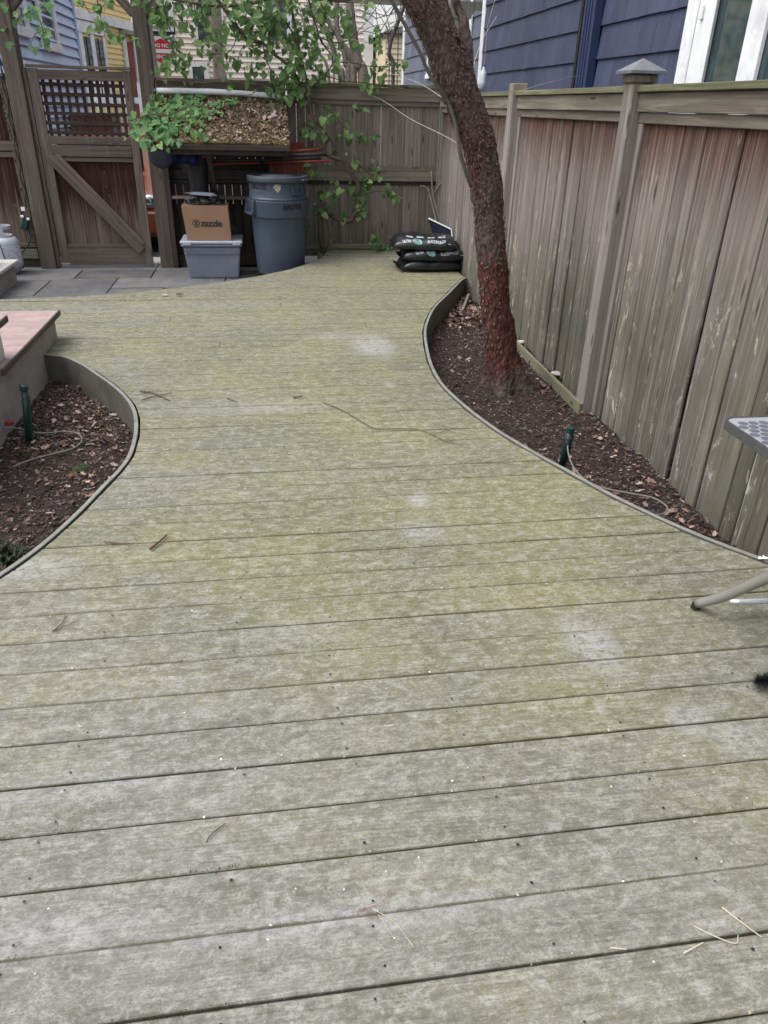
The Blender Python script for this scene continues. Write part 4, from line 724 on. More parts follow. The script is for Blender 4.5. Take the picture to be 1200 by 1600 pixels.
handle(t2, rad(-52), .715, .286, BRUTE, .058, .055, .03); handle(t2, rad(128), .715, .286, BRUTE, .058, .055, .03)
t3 = thing('round_lid', 'round dark grey dished lid on the stacked dustbins', 'lid', (C0[0],C0[1],.785))
bm = bmesh.new(); lathe(bm, [(.296,.775),(.305,.772),(.309,.79),(.307,.826),(.300,.834),(.262,.833),(.250,.822),(.18,.822),(.165,.838),(.06,.842),(.0005,.842)], (C0[0],C0[1],0), 64); obj('disc', bm, BRUTE_D, t3, smooth=True)
bm = bmesh.new(); M = Matrix.Translation((C0[0],C0[1],.80)) @ Matrix.Rotation(rad(-30),4,'Z') @ Matrix.Translation((.315,0,0)); box(bm, (0,0,0), (.04,.13,.018), M, .005); obj('lid_grip', bm, BRUTE_D, t3)
t4 = thing('bin_dolly', 'low wheeled dolly under the tall dustbin', 'dolly', (C0[0],C0[1],-.18))
bm = bmesh.new(); lathe(bm, [(.20,-.135),(.235,-.132),(.24,-.120),(.20,-.1185)], (C0[0],C0[1],0), 40); obj('platform', bm, BLACK, t4)
for a in (-150,-60,30,120):
    bm = bmesh.new(); c = Vector((C0[0]+.19*math.cos(rad(a)), C0[1]+.19*math.sin(rad(a)), -.157)); tube(bm, [c-Vector((.012,0,0)), c+Vector((.012,0,0))], .022, .022, 14); obj('caster', bm, ALU_R, t4)

# gas bottle
t = thing('gas_bottle', 'white propane gas bottle with a collar standing by the left fence', 'gas bottle', (-2.70,8.60,-.18))
gc = (-2.70,8.60,0)
bm = bmesh.new(); lathe(bm, [(.11,-.178),(.118,-.14),(.13,-.13),(.150,-.10),(.157,-.06),(.157,.12),(.150,.155),(.125,.185),(.08,.198),(.03,.20)], gc, 48); obj('body', bm, TANK, t, smooth=True)
def arc_band(r, z0, z1, a0, a1, th=.003, n=30, c=gc):
    bm = bmesh.new(); p = None
    for k in range(n+1):
        a = a0+(a1-a0)*k/n; ring = [bm.verts.new((c[0]+rr*math.cos(a), c[1]+rr*math.sin(a), z)) for rr, z in ((r,z0),(r+th,z0),(r+th,z1),(r,z1))]
        if p:
            for j in range(4): bm.faces.new((p[j],ring[j],ring[(j+1)%4],p[(j+1)%4]))
        else: bm.faces.new(ring)
        p = ring
    bm.faces.new(p[::-1]); return bm
obj('label_sleeve', arc_band(.1575,-.06,.115,rad(-150),rad(-5),.0012), TANKL, t); obj('collar', arc_band(.10,.19,.30,rad(-200),rad(-60),.004), TANK, t); obj('collar', arc_band(.10,.27,.30,rad(-60),rad(160),.004), TANK, t); obj('collar', arc_band(.10,.19,.21,rad(-60),rad(160),.004), TANK, t)
bm = bmesh.new()
for k in range(26):
    a = rad(R.uniform(-120,-15)); z = R.choice((-.03,0,.02,.045,.07,.09)); L = R.uniform(.01,.03)
    vs = [(gc[0]+.1597*math.cos(a+s*L/.16), gc[1]+.1597*math.sin(a+s*L/.16), z+h) for s,h in ((-.5,0),(.5,0),(.5,.004),(-.5,.004))]; bm.faces.new([bm.verts.new(v) for v in vs])
obj('faint_print', bm, INKB, t)
bm = bmesh.new(); lathe(bm, [(.022,.20),(.022,.235),(.03,.24),(.03,.262),(.018,.268)], gc, 16); obj('valve', bm, plain('brass', (.35,.24,.09), .4, .1, metal=.7), t)
bm = bmesh.new(); tube(bm, smoothpts([(-2.78,8.50,.30),(-2.74,8.49,.25),(-2.70,8.46,.19),(-2.68,8.44,.1),(-2.665,8.438,0),(-2.655,8.438,-.06),(-2.65,8.45,-.12)],4), .0045, .0045, 6); tag(obj('bungee_cord', bm, BLACK), 'thin black cord stretched over the gas bottle', 'cord')

# timer and cables at the left post
t = thing('outdoor_timer', 'dark green outdoor power timer hanging on the left fence by its cord', 'timer', (-2.53,8.92,.27))
bm = bmesh.new(); box(bm, (-2.535,8.905,.275), (.075,.045,.13), Matrix.Translation((-2.535,8.9,.275)) @ Matrix.Rotation(.45,4,'Y') @ Matrix.Translation((2.535,-8.9,-.275)), .012); obj('case', bm, GREEN, t)
for dx, dz in ((-.01,.07),(.045,.045)): bx('plug', (-2.545+dx,8.868,.27+dz), (-2.515+dx,8.886,.295+dz), WHITE, t, .004)
bm = bmesh.new(); tube(bm, smoothpts([(-2.52,8.90,.22),(-2.50,8.89,.15),(-2.53,8.88,.07),(-2.60,8.88,0),(-2.62,8.86,-.05)],5), .006, .006, 6); tube(bm, smoothpts([(-2.50,8.90,.23),(-2.46,8.88,.20),(-2.42,8.86,.19)],3), .006, .006, 6); obj('cord', bm, BLACK, t)
bx_ = bx('tag_label', (-2.555,8.935,.40), (-2.515,8.939,.44), WHITE, None, .001); tag(bx_, 'small white tag on the dark left fence above the timer', 'tag')
t = thing('string_lights', 'coil of dark string light cable running down the left side of the left gate post', 'string lights', (-2.47,8.90,.3))
bm = bmesh.new(); tube(bm, smoothpts([(-2.47+.012*math.sin(k*1.9),8.875+.008*math.cos(k*2.3),1.75-k*.082) for k in range(17)],3), .006, .006, 5); tube(bm, smoothpts([(-2.50+.02*math.sin(k*2.7),8.87,1.5-k*.04) for k in range(12)],3), .005, .005, 5); obj('cable', bm, BLACK, t)
for k in range(14): 
    bm = bmesh.new(); c = Vector((-2.47+.03*math.sin(k*2.1), 8.865, 1.62-k*.09)); tube(bm, [c, c+Vector((0.004,-.005,-.03))], .009, .006, 8); obj('bulb', bm, BLACK, t)

# soil bags
def soilbag(c, sx, sy, h, rz, seed, label, prints):
    t = thing('soil_bag', label, 'soil bag', c, rz, 'stacked soil bags')
    bm = bmesh.new(); NX, NY = 30, 22; top, bot = [], []
    def prof(u, v):
        e = (1-abs(u)**4)*(1-abs(v)**3.4); return max(0,e)**.42
    def wr(u, v): return .018*noise.fractal(Vector((u*2.2+seed,v*2.6,seed)),1,2,4)*(1.2-prof(u,v)*.4) + .008*math.sin(9*v+4*u+seed)*max(0,abs(u)-.55)*2
    def sp(u, v): return 1+.05*noise.noise(Vector((u*1.5,v*1.5,seed+9)))
    for j in range(NY+1):
        v = -1+2*j/NY; rt, rb = [], []
        for i in range(NX+1):
            u = -1+2*i/NX; k = sp(u,v); x = u*sx/2*k*(1-.10*abs(v)**4); y = v*sy/2*k*(1-.08*abs(u)**4); p = prof(u,v)
            rt.append(bm.verts.new((x,y,h*(.38+.62*p)+wr(u,v)))); rb.append(bm.verts.new((x,y,h*(.36-.34*p)+wr(u,v)*.2)) if 0<i<NX and 0<j<NY else rt[-1])
        top.append(rt); bot.append(rb)
    for j in range(NY):
        for i in range(NX):
            bm.faces.new((top[j][i],top[j][i+1],top[j+1][i+1],top[j+1][i]))
            try: bm.faces.new((bot[j][i],bot[j+1][i],bot[j+1][i+1],bot[j][i+1]))
            except ValueError: pass
    bm.transform(wm(t)); obj('sack', bm, BLACKP, t, smooth=True)
    # seam fins at both ends
    for s in (-1,1):
        bm = bmesh.new(); prev = None
        for j in range(13):
            v = -1+2*j/12; a = Vector((s*(sx/2*.97), v*sy/2*.9, h*.38+.004*math.sin(j*2))); b2 = a + Vector((s*.035,0,.012*math.sin(j*1.7+seed))); r = [bm.verts.new(a), bm.verts.new(b2)]
            if prev: bm.faces.new((prev[0],prev[1],r[1],r[0]))
            prev = r
        bmesh.ops.solidify(bm, geom=bm.faces[:], thickness=.003); bm.transform(wm(t)); obj('seam', bm, BLACKP, t)
    def onbag(b, x0, z0, face):   # wrap flat print on the front bulge
        for v in b.verts:
            x = v.co.x + x0; w = v.co.y + z0   # w: 0 at the front fold rising over the bag
            u = x/(sx/2); pp = min(.97, max(.02, z0 + v.co.y/(h*.62))); vv = -(max(0,1-pp**(1/.42)/(1-min(.9,abs(u))**4)))**(1/3.4)
            k = sp(u,vv); zz = h*(.38+.62*prof(u,vv))+wr(u,vv)
            v.co = Vector((x*k*(1-.10*abs(vv)**4), vv*sy/2*k*(1-.08*abs(u)**4)-.005, zz+.003+v.co.z))
        b.transform(wm(t)); return b
    def dense(b): 
        bmesh.ops.triangulate(b, faces=b.faces[:]); bmesh.ops.subdivide_edges(b, edges=[e for e in b.edges if e.calc_length() > .03], cuts=2, use_grid_fill=False); return b
    if prints:
        wz, dx = prints
        b = bmesh.new(); bmesh.ops.create_circle(b, cap_ends=True, segments=24, radius=1); 
        for v in b.verts: v.co = Vector((v.co.x*.05, v.co.y*.026, 0))
        bmesh.ops.triangulate(b, faces=b.faces[:]); obj('oval_mark', onbag(b, -.07+dx, wz, 0), TEAL, t)
        b = text_bm('METRO', .028, 0, .001, 1)
        obj('lettering', onbag(b, -.07+dx, wz, 0), PALE, t)
        for (s_, x_) in (('BLACKMULCH', .13),('ULTRA', -.19)) if h > .12 else (('BLACKMULCH', .13),):
            b = text_bm(s_, .029, 0, .0014, 1)
            obj('lettering', onbag(b, x_+dx, wz, 0), PALE, t)
        b = bmesh.new(); box(b, (0,0,0), (.032,.036,.0006)); obj('label_patch', onbag(b, .265+dx, wz, 0), PALE, t)
        for v_ in range(4): 
            b = bmesh.new(); box(b, (0,0,.001), (.07,.006,.0006)); obj('faint_print', onbag(b, -.15+.11*v_, .9+.03*(v_%2), 0), PALE, t)
soilbag((1.66,7.78,.004), .66, .44, .125, .02, 1.3, 'lowest and flattest black plastic soil bag of the stack of three on the deck', None)
soilbag((1.68,7.78,.09), .66, .44, .14, -.03, 4.1, 'middle black soil bag with a teal oval print, between two others', (.52,.02))
soilbag((1.59,7.80,.195), .66, .48, .14, -.16, 7.7, 'top black soil bag of the stack, a card leaning behind it', (.55,.0))
bm = bmesh.new(); vs = [(1.70,8.15,.44),(1.93,8.05,.345),(1.955,8.02,.20),(1.76,8.13,.27)]; bm.faces.new([bm.verts.new(v) for v in vs]); bmesh.ops.solidify(bm, geom=bm.faces[:], thickness=.012); o_ = tag(obj('cardboard_sheet', bm, INKB), 'dark board with a white edge leaning behind the soil bags', 'board')
bm = bmesh.new(); tube(bm, [Vector(vs[0])+Vector((0,-.01,.006)), Vector(vs[1])+Vector((0,-.01,.006)), Vector(vs[2])+Vector((0,-.01,0))], .008, .008, 6); obj('white_edge', bm, WHITE, o_)

# posts and hoses in the beds
def stake(loc, h, tilt, label):
    t = thing('garden_stake', label, 'stake', loc); M = Matrix.Translation(loc) @ Matrix.Rotation(tilt[0],4,'Y') @ Matrix.Rotation(tilt[1],4,'X')
    bm = bmesh.new(); tube(bm, [Vector((0,0,-.03)),Vector((0,0,h*.5)),Vector((0,0,h))], .017, .017, 12); bm.transform(M); obj('shaft', bm, GREEN, t, smooth=True)
    bm = bmesh.new(); lathe(bm, [(.02,h-.012),(.022,h-.01),(.022,h+.014),(.016,h+.018)], (0,0,0), 14); bm.transform(M); obj('cap', bm, GREEN, t)
    bm = bmesh.new(); lathe(bm, [(.0185,h-.05),(.019,h-.048),(.019,h-.042),(.0185,h-.04)], (0,0,0), 14); bm.transform(M); obj('ring', bm, ALU_R, t)
    bm = bmesh.new(); box(bm, (0.018,0,h*.45), (.012,.014,h*.8)); bm.transform(M); obj('ridge', bm, GREEN, t); return M
stake((1.50,3.40,-.17), .185, (.10,.0), 'short green metal stake in the right bed near the deck edge')
stake((-1.33,3.97,-.17), .29, (.10,-.05), 'taller green stake leaning in the left bed by the stair landing')
def hose(pts, r, mat, label, cat='hose'): bm = bmesh.new(); tube(bm, smoothpts(pts,6), r, r, 8); tag(obj('drip_hose', bm, mat, smooth=True), label, cat)
HOSE = plain('grey_hose', (.17,.16,.14), .6, .15)
hose([(1.53,3.41,-.03),(1.505,3.37,-.08),(1.50,3.25,-.13),(1.53,3.12,-.15),(1.60,3.04,-.152),(1.70,2.98,-.152),(1.78,2.92,-.15),(1.80,2.83,-.15),(1.76,2.78,-.155),(1.72,2.77,-.155)], .0042, HOSE, 'thin grey drip hose curling from the green stake in the right bed')
hose([(-1.52,3.99,-.10),(-1.40,4.0,-.11),(-1.27,4.0,-.145),(-1.14,4.0,-.14),(-1.06,3.95,-.14),(-1.03,3.86,-.145),(-1.06,3.78,-.15),(-1.15,3.72,-.15),(-1.25,3.66,-.155),(-1.32,3.62,-.17)], .0042, HOSE, 'grey drip hose looping past the green stake in the left bed')
bm = bmesh.new(); lathe(bm, [(.012,-.012),(.022,-.010),(.022,.004),(.010,.008)], (-1.44,4.06,-.10), 12); tag(obj('tap_handle', bm, REDP), 'small red tap wheel on the hose beside the stair wall', 'tap')
t = thing('sprinkler_box', 'small grey connector lying at the end of the hose in the right bed', 'connector', (1.70,2.80,-.16)); bm = bmesh.new(); box(bm, (1.70,2.80,-.155), (.05,.03,.02), None, .005); obj('body', bm, ALU_R, t); bm = bmesh.new(); tube(bm, [Vector((1.70,2.80,-.15)),Vector((1.73,2.86,-.145))], .008,.006,8); obj('nozzle', bm, BLACK, t)

# metal table (right)
t = thing('cafe_table', 'square aluminium cafe table with a circle patterned top at the right edge', 'table', (1.56,1.45,0))
tx0, tx1, ty0, ty1, tz, rc = 1.245, 1.885, 1.16, 1.80, .72, .035
def rrect(z, ins=0):
    out = []
    for cx, cy, a0 in ((tx1-rc,ty1-rc,0),(tx0+rc,ty1-rc,90),(tx0+rc,ty0+rc,180),(tx1-rc,ty0+rc,270)):
        for k in range(7): a = rad(a0+15*k); out.append((cx+(rc-ins)*math.cos(a), cy+(rc-ins)*math.sin(a), z))
    return out
bm = bmesh.new(); bm.faces.new([bm.verts.new(v) for v in rrect(tz,.004)]); obj('tabletop', bm, ALU, t)
bm = bmesh.new(); rings = [[bm.verts.new(v) for v in rrect(z,i)] for z, i in ((tz-.0005,.008),(tz+.003,.005),(tz+.002,0),(tz-.022,-.001),(tz-.026,.004),(tz-.026,.02))]
for a_, b_ in zip(rings, rings[1:]):
    for k in range(len(a_)): bm.faces.new((a_[k],a_[(k+1)%len(a_)],b_[(k+1)%len(b_)],b_[k]))
obj('rim', bm, ALU_R, t)
bm = bmesh.new(); bm.faces.new([bm.verts.new(v) for v in rrect(tz-.02,.012)]); obj('underside', bm, BLACK, t)
q = []; j = 0; y = ty0+.026
while y < ty1-.022:
    x = tx0+.024+(.0155 if j%2 else 0)
    while x < tx1-.024: q.append([(x+.0138*math.cos(k*math.pi/7), y+.0138*math.sin(k*math.pi/7), tz+.0006) for k in range(14)]); x += .031
    y += .027; j += 1
from_quads('circle_pattern', q, ALU_D, t, 'stuff')
cxm, cym = 1.565, 1.48
bm = bmesh.new(); lathe(bm, [(.028,.16),(.028,.69),(.07,.698)], (cxm,cym,0), 20); obj('column', bm, TUBE, t, smooth=True)
for sx_, sy_ in ((-1,1),(1,1),(1,-1),(-1,-1)):
    bm = bmesh.new(); e = Vector((.185*sx_, .385*sy_, 0)); P_ = [Vector((cxm,cym,.42)), Vector((cxm,cym,.38))+e*.22, Vector((cxm,cym,.25))+e*.52, Vector((cxm,cym,.105))+e*.80, Vector((cxm,cym,.02))+e]
    tube(bm, smoothpts(P_,6), .022, .015, 14); obj('leg', bm, TUBE, t, smooth=True)
    bm = bmesh.new(); c = Vector((cxm,cym,.012))+e*1.01; tube(bm, [c-Vector((0,0,.010)), c+Vector((0,0,.006))], .016, .014, 12); obj('foot', bm, BLACK, t)
bm = bmesh.new(); tube(bm, smoothpts([(1.47,1.83,.045),(1.60,1.80,.06),(1.80,1.80,.05)],4), .010, .010, 10); obj('brace', bm, ALU, t, smooth=True)
t = thing('folding_chair', 'dark red wooden chair back tucked under the cafe table at the right edge', 'chair', (1.72,1.35,0))
board('backrest', (1.335,1.55,.665), (1.72,1.50,.645), (0,0,1), .07, .02, plain('red_brown_wood', (.09,.022,.014), .5, .2), t)
for x in (1.55,1.80): board('leg', (x,1.20,.002), (x,1.52,.66), (1,0,0), .03, .02, plain('red_brown_wood', (.09,.022,.014), .5, .2), t)
board('seat', (1.5,1.3,.43), (1.86,1.3,.43), (0,1,0), .30, .02, plain('red_brown_wood', (.09,.022,.014), .5, .2), t)
# bristle brush
t = thing('bristle_brush', 'fluffy black bristle brush lying on the deck at the right edge', 'brush', (1.38,1.46,.03))
q = []
for k in range(2600):
    s = R.random(); c = Vector((1.345+.12*s, 1.468-.012*s, .034)); d = Vector((R.gauss(0,1)-(1.2 if s < .12 else 0),R.gauss(0,1),R.gauss(0,1))).normalized(); L = R.uniform(.018,.034)
    if c.z+d.z*L < .002: continue
    w = d.cross(Vector((.3,.5,.8))).normalized()*.0017; q.append([c-w, c+w, c+d*L+Vector((0,0,.002))])
from_quads('bristles', q, plain('black_bristle', (.02,.022,.028), .7, .3), t, 'stuff'); bm = bmesh.new(); tube(bm, [Vector((1.40,1.463,.036)), Vector((1.5,1.455,.04)), Vector((1.72,1.44,.075))], .006, .006, 8); obj('handle', bm, WHITE, t)
# ================================================================ TREE
tr = thing('leaning_tree', 'leaning tree with red flaky bark growing in the right bed', 'tree', (1.54,4.62,BED_Z))
TP = smoothpts([(1.575,4.66,-.24),(1.555,4.655,-.12),(1.50,4.65,.10),(1.425,4.64,.42),(1.36,4.63,.78),(1.305,4.61,1.04),(1.235,4.59,1.28),(1.15,4.57,1.44),(1.065,4.54,1.60),(1.00,4.52,1.72),(.93,4.49,1.82),(.80,4.45,1.98),(.66,4.40,2.16),(.45,4.35,2.5),(.2,4.3,2.95)], 12)
rr = [(-.24,.20),(-.18,.168),(-.10,.138),(.05,.108),(.3,.098),(.6,.092),(.9,.088),(1.2,.092),(1.5,.100),(1.68,.104),(1.85,.088),(2.0,.082),(3,.065)]
def rad_at(z):
    for (a,ra),(b,rb) in zip(rr, rr[1:]):
        if a <= z <= b: return ra+(rb-ra)*(z-a)/(b-a)
    return rr[-1][1]
def plate(q):
    d = noise.voronoi(Vector((q.x*34,q.y*34,q.z*15))+Vector((0,0,.6*noise.noise(q*20))))[0]; return .0075*min(.8,(d[1]-d[0])*2.2)-.003
def gnarl(bm, pts, rf, seg=56, amp=.0075, seed=0, flare=True):
    rings = []; prev = None; n = len(pts)
    for i, p in enumerate(pts):
        t = (pts[min(i+1,n-1)]-pts[max(i-1,0)]).normalized()
        a = Vector((0,1,0)) if prev is None else prev; a = (a - t*a.dot(t)).normalized(); prev = a; b = t.cross(a); ring = []
        for k in range(seg):
            th = 2*math.pi*k/seg; d = a*math.cos(th)+b*math.sin(th); r = rf(p.z)
            if flare and p.z < .05: r *= 1 + .24*max(0,(.05-p.z)/.25)*math.sin(th*5+1.3+p.z*3)
            q3 = p + d*r; r += .010*noise.noise(q3*7+Vector((seed,0,0))) + amp*noise.fractal(Vector((q3.x*30,q3.y*30,q3.z*13+seed)),1,2,5) + plate(q3) + .004*abs(noise.noise(Vector((q3.x*70,q3.y*70,q3.z*30))))
            ring.append(bm.verts.new(p+d*r))
        rings.append(ring)
    for i in range(n-1):
        for k in range(seg): bm.faces.new((rings[i][k],rings[i][(k+1)%seg],rings[i+1][(k+1)%seg],rings[i+1][k]))
    return rings
def finer(P, k): 
    out = []
    for a, b in zip(P, P[1:]): out += [a.lerp(b, i/k) for i in range(k)]
    return out + [P[-1]]
TF = finer(TP, 3)
bm = bmesh.new(); rg = gnarl(bm, TF, lambda z: rad_at(z)*.97, 120); bm.faces.new(rg[-1]); obj('trunk', bm, BARK, tr, smooth=True)
L2 = finer(smoothpts([(1.03,4.56,1.62),(1.00,4.60,1.78),(.95,4.66,1.92),(.90,4.70,2.1),(.86,4.74,2.5)], 10), 2)
bm = bmesh.new(); rg = gnarl(bm, L2, lambda z: .078-.012*max(0,z-1.7), 56, seed=3, flare=False); bm.faces.new(rg[-1]); obj('limb', bm, BARK, tr, smooth=True)
L3 = finer(smoothpts([(1.10,4.55,1.55),(1.125,4.55,1.68),(1.115,4.56,1.78),(1.09,4.58,1.88),(1.045,4.60,1.98),(1.02,4.64,2.2)], 8), 2)
bm = bmesh.new(); rg = gnarl(bm, L3, lambda z: .034-.014*max(0,min(1,(z-1.58)/.35)), 28, .003, 5, False); bm.faces.new(rg[-1]); obj('limb', bm, BARK, tr, smooth=True)
q = []
def flakes(P, rf, n):
    for _ in range(n):
        i = R.randrange(len(P)-1); p = P[i].lerp(P[i+1], R.random()); t = (P[i+1]-P[i]).normalized(); a = Vector((0,-1,0)); a = (a-t*a.dot(t)).normalized(); b = t.cross(a); th = R.uniform(-2.2,2.2); d = a*math.cos(th)+b*math.sin(th); s = t.cross(d)
        if p.z < .12 and R.random() < .8: continue
        c = p + d*(rf(p.z)+.003)
        if noise.noise(p*5+d*.6) < R.uniform(-.5,.25): continue
        L = R.uniform(.007,.024); w = R.uniform(.004,.013); lift = R.uniform(.002,.010)
        q.append([c+t*L*.5-s*w*.4+d*0, c-t*L*.2-s*w*.6+d*lift*.6, c-t*L*.5+d*lift+s*w*R.uniform(-.2,.2), c-t*L*.1+s*w*.6+d*lift*.5, c+t*L*.5+s*w*.3])
flakes(TP, rad_at, 4200); flakes(L2, lambda z: .078, 500)
from_quads('bark_flakes', q, FLAKE, tr, 'stuff')
for pts, r0, r1 in ST_SUCK:
    bm = bmesh.new(); tube(bm, smoothpts(pts,6), r0, r1, 8, wob=.2); obj('sucker_stem', bm, GREYBARK, tr, smooth=True)

# ================================================================ VINES
def leafmesh(name, mat, s=1):
    bm = bmesh.new(); o = [(0,0,0),(.30,-.16,.10),(.50,.10,.17),(.44,.44,.12),(.27,.74,.02),(.03,1,-.14),(-.25,.76,.05),(-.47,.40,.10),(-.49,.12,.14),(-.30,-.16,.12)]
    c = bm.verts.new((0,.38*s,-.02*s)); v = [bm.verts.new((x*s,y*s,z*s)) for x,y,z in o]
    for k in range(len(v)): bm.faces.new((c, v[k], v[(k+1)%len(v)]))
    me = bpy.data.meshes.new(name); bm.to_mesh(me); bm.free(); me.materials.append(mat); me.shade_smooth(); return me
LO = [(0,0,0),(.30,-.16,.10),(.50,.10,.17),(.44,.44,.12),(.27,.74,.02),(.03,1,-.14),(-.25,.76,.05),(-.47,.40,.10),(-.49,.12,.14),(-.30,-.16,.12)]
def leafM(p, s, face):
    n = (face + Vector((R.gauss(0,.55),R.gauss(0,.55),R.gauss(0,.55)))).normalized(); y = Vector((R.gauss(0,.6),R.gauss(0,.4),-1)); y = (y-n*y.dot(n)).normalized(); x = y.cross(n)
    M = Matrix((x,y,n)).transposed().to_4x4(); M.translation = p; return M @ Matrix.Scale(s,4)
def vine(name, label, cat, base, clusters, stems, mat, nparts, s0, s1, face=Vector((0,-.75,.65)), depth=.16, flat=False, smat=None):
    t = thing(name, label, cat, base)
    for pts, r0, r1 in stems:
        bm = bmesh.new(); P = smoothpts(pts,7)
        for i, p in enumerate(P): p += Vector((noise.noise(p*9),noise.noise(p*9+Vector((5,0,0))),noise.noise(p*9+Vector((0,7,0)))))*.012
        tube(bm, P, r0, r1, 9 if r0 > .012 else 6, wob=.25); obj('stem', bm, smat or STEM, t, smooth=True)
    ml = leafmesh('leaf', mat); Ms = []; pet = []
    for (x,y,z,r,n) in clusters:
        for _ in range(int(n*1.0+.5)):
            if flat:
                u = R.gauss(0,.5); v = R.gauss(0,.5); z2 = z+v*r; yy = y
                if z < 1.56: yy = 8.20+.68*(z2-1.105)/.42-.05; 
                p = Vector((x+u*r*1.15, yy-abs(R.gauss(0,.025)), z2+.015))
                if p.z < 1.06: p.z = 1.06+R.random()*.05
            else: p = Vector((x+R.gauss(0,.5)*r, y+R.gauss(0,.5)*depth, z+R.gauss(0,.5)*r))
            M = leafM(p, R.uniform(s0,s1)*(1 if R.random()<.8 else .65), face); Ms.append(M)
            if not flat: pet.append((M.to_translation(), M.to_translation()+Vector((R.uniform(-.02,.02),.01,R.uniform(.02,.05)))))
    R.shuffle(Ms); inv = wm(t).inverted()
    for M in Ms[:nparts]:
        o = bpy.data.objects.new('leaf', ml); scene.collection.objects.link(o); o.parent = t; N = inv @ M
        o.location = N.to_translation(); o.rotation_euler = N.to_euler(); o.scale = N.to_scale()
    if Ms[nparts:]:
        V, F = [], []
        for M in Ms[nparts:]:
            N = inv @ M; i = len(V); V.append(N @ Vector((0,.38,-.02))); V += [N @ Vector(v) for v in LO]; F += [(i,i+1+k,i+1+(k+1)%10) for k in range(10)]
        me = bpy.data.meshes.new('foliage'); me.from_pydata([tuple(v) for v in V], [], F); finish('foliage', me, mat, t, 'stuff', True)
    if pet: from_quads('leaf_stalks', [[a+Vector((.0009,0,0)), a-Vector((.0009,0,0)), b-Vector((.0009,0,0)), b+Vector((.0009,0,0))] for a,b in pet], STEM, t, 'stuff')
    return t
vine('climbing_vine', 'large leafy vine climbing from beside the dustbin up over the back fence and arbor', 'vine', (.65,8.8,-.1), CL_VINE+CL_LOW, ST_VINE, LEAF, 290, .032, .088)
vine('ivy', 'bright green ivy spreading over the left half of the shelter roof', 'ivy', (-1.05,8.6,1.1), CL_PATCH, ST_PATCH, LEAF2, 290, .045, .085, Vector((0,-.6,.8)), .1, True)
vine('hanging_sprig', 'sparse vine sprig hanging beside the top of the left gate post', 'sprig', (-2.3,8.75,2.4), CL_SPRIGA, ST_SPRIGA, LEAF2, 60, .05, .08)
vine('hanging_sprig', 'small vine sprig hanging above the middle of the gate', 'sprig', (-1.5,8.75,2.4), CL_SPRIGB, ST_SPRIGB, LEAF, 60, .05, .085)
# bare shrub and sapling beyond the fence
def woody(name, label, cat, base, stems, mat, twn=0, spread=.5):
    t = thing(name, label, cat, base)
    for k, (pts, r0, r1) in enumerate(stems):
        P = smoothpts([Vector(pts[0])-Vector((0,0,1.9))]+list(pts), 6); bm = bmesh.new(); tube(bm, P, r0, r1, 12, wob=.2); obj('trunk' if k == 0 else 'branch', bm, mat, t, smooth=True)
        for _ in range(twn):
            i = R.randrange(len(P)//2, len(P)); a = Vector(P[i]); d = Vector((R.uniform(-1,1),R.uniform(-.3,.3),R.uniform(-.1,1))).normalized(); bm2 = bmesh.new()
            b = a+d*spread*R.uniform(.4,1); c = b+Vector((R.uniform(-.3,.3),0,R.uniform(-.1,.3)))*spread; tube(bm2, smoothpts([a,a.lerp(b,.5)+Vector((0,0,.04)),b,c],3), .006, .002, 5); obj('twig', bm2, mat, t)
    return t
woody('bare_shrub', 'many stemmed grey shrub leaning behind the back fence', 'shrub', (1.2,11,-.3), ST_BARE, STEM_G, 4)
woody('sapling', 'thin crooked bare sapling between the cream house and the blue grey house', 'tree', (2.0,12,-.3), ST_BARE2, GREYBARK, 7, .7)
def streettree(name, label, x, y, r, H):
    t = thing(name, label, 'tree', (x,y,-.3)); bm = bmesh.new(); P = smoothpts([(x,y,-.3),(x+.03,y,1.5),(x-.02,y,3),(x+.05,y,H)],8); tube(bm, P, r, r*.75, 18, wob=.25); obj('trunk', bm, GREYBARK if r > .2 else plain('pale_bark',(.26,.22,.18),.9,.3,10,.6), t, smooth=True)
    for k in range(9):
        a = Vector(P[-1]).lerp(Vector(P[len(P)//2]), R.random()*.8); d = Vector((R.uniform(-1,1),R.uniform(-.5,.5),R.uniform(.3,1))).normalized(); bm = bmesh.new(); tube(bm, smoothpts([a,a+d*.7,a+d*1.5+Vector((0,0,.3))],4), r*.3, r*.1, 8); obj('branch', bm, GREYBARK, t)
streettree('street_tree', 'mottled street tree trunk just right of the middle arbor post', -2.12, 18, .16, 6)
streettree('street_tree', 'pale slim street tree trunk in front of the pinkish house', -1.05, 25, .20, 7)

# small green plants
def tuft(name, label, c, n, L, mat=GRASS, spread=.03, cat='weed'):
    q = []
    for _ in range(n):
        a = R.uniform(0,6.3); p = Vector(c)+Vector((R.gauss(0,spread),R.gauss(0,spread),0)); d = Vector((math.cos(a)*.7,math.sin(a)*.7,R.uniform(.4,1.2))).normalized(); l = L*R.uniform(.5,1.1); w = d.cross(Vector((0,0,1))).normalized()*l*.16
        q.append([p-w*.4, p+d*l*.55-w, p+d*l, p+d*l*.55+w, p+w*.4])
    t = thing(name, label, cat, c); from_quads('foliage', q, mat, t, 'stuff'); return t
tuft('weed', 'small green weed tuft in the middle of the left bed', (-.98,3.55,-.17), 70, .024, GRASS, .02)
tuft('evergreen_seedling', 'dark evergreen tuft at the left picture edge in the left bed', (-1.13,2.74,-.17), 260, .045, plain('dark_needles',(.025,.04,.018),.8,.3), .04, 'plant')
tuft('weed', 'low green weeds behind the edging board at the foot of the right fence', (1.93,4.75,-.17), 60, .035, GRASS, .03)
tuft('weed', 'green shoots on the edging board nearer the stake', (1.925,4.25,-.16), 50, .03, GRASS, .03)
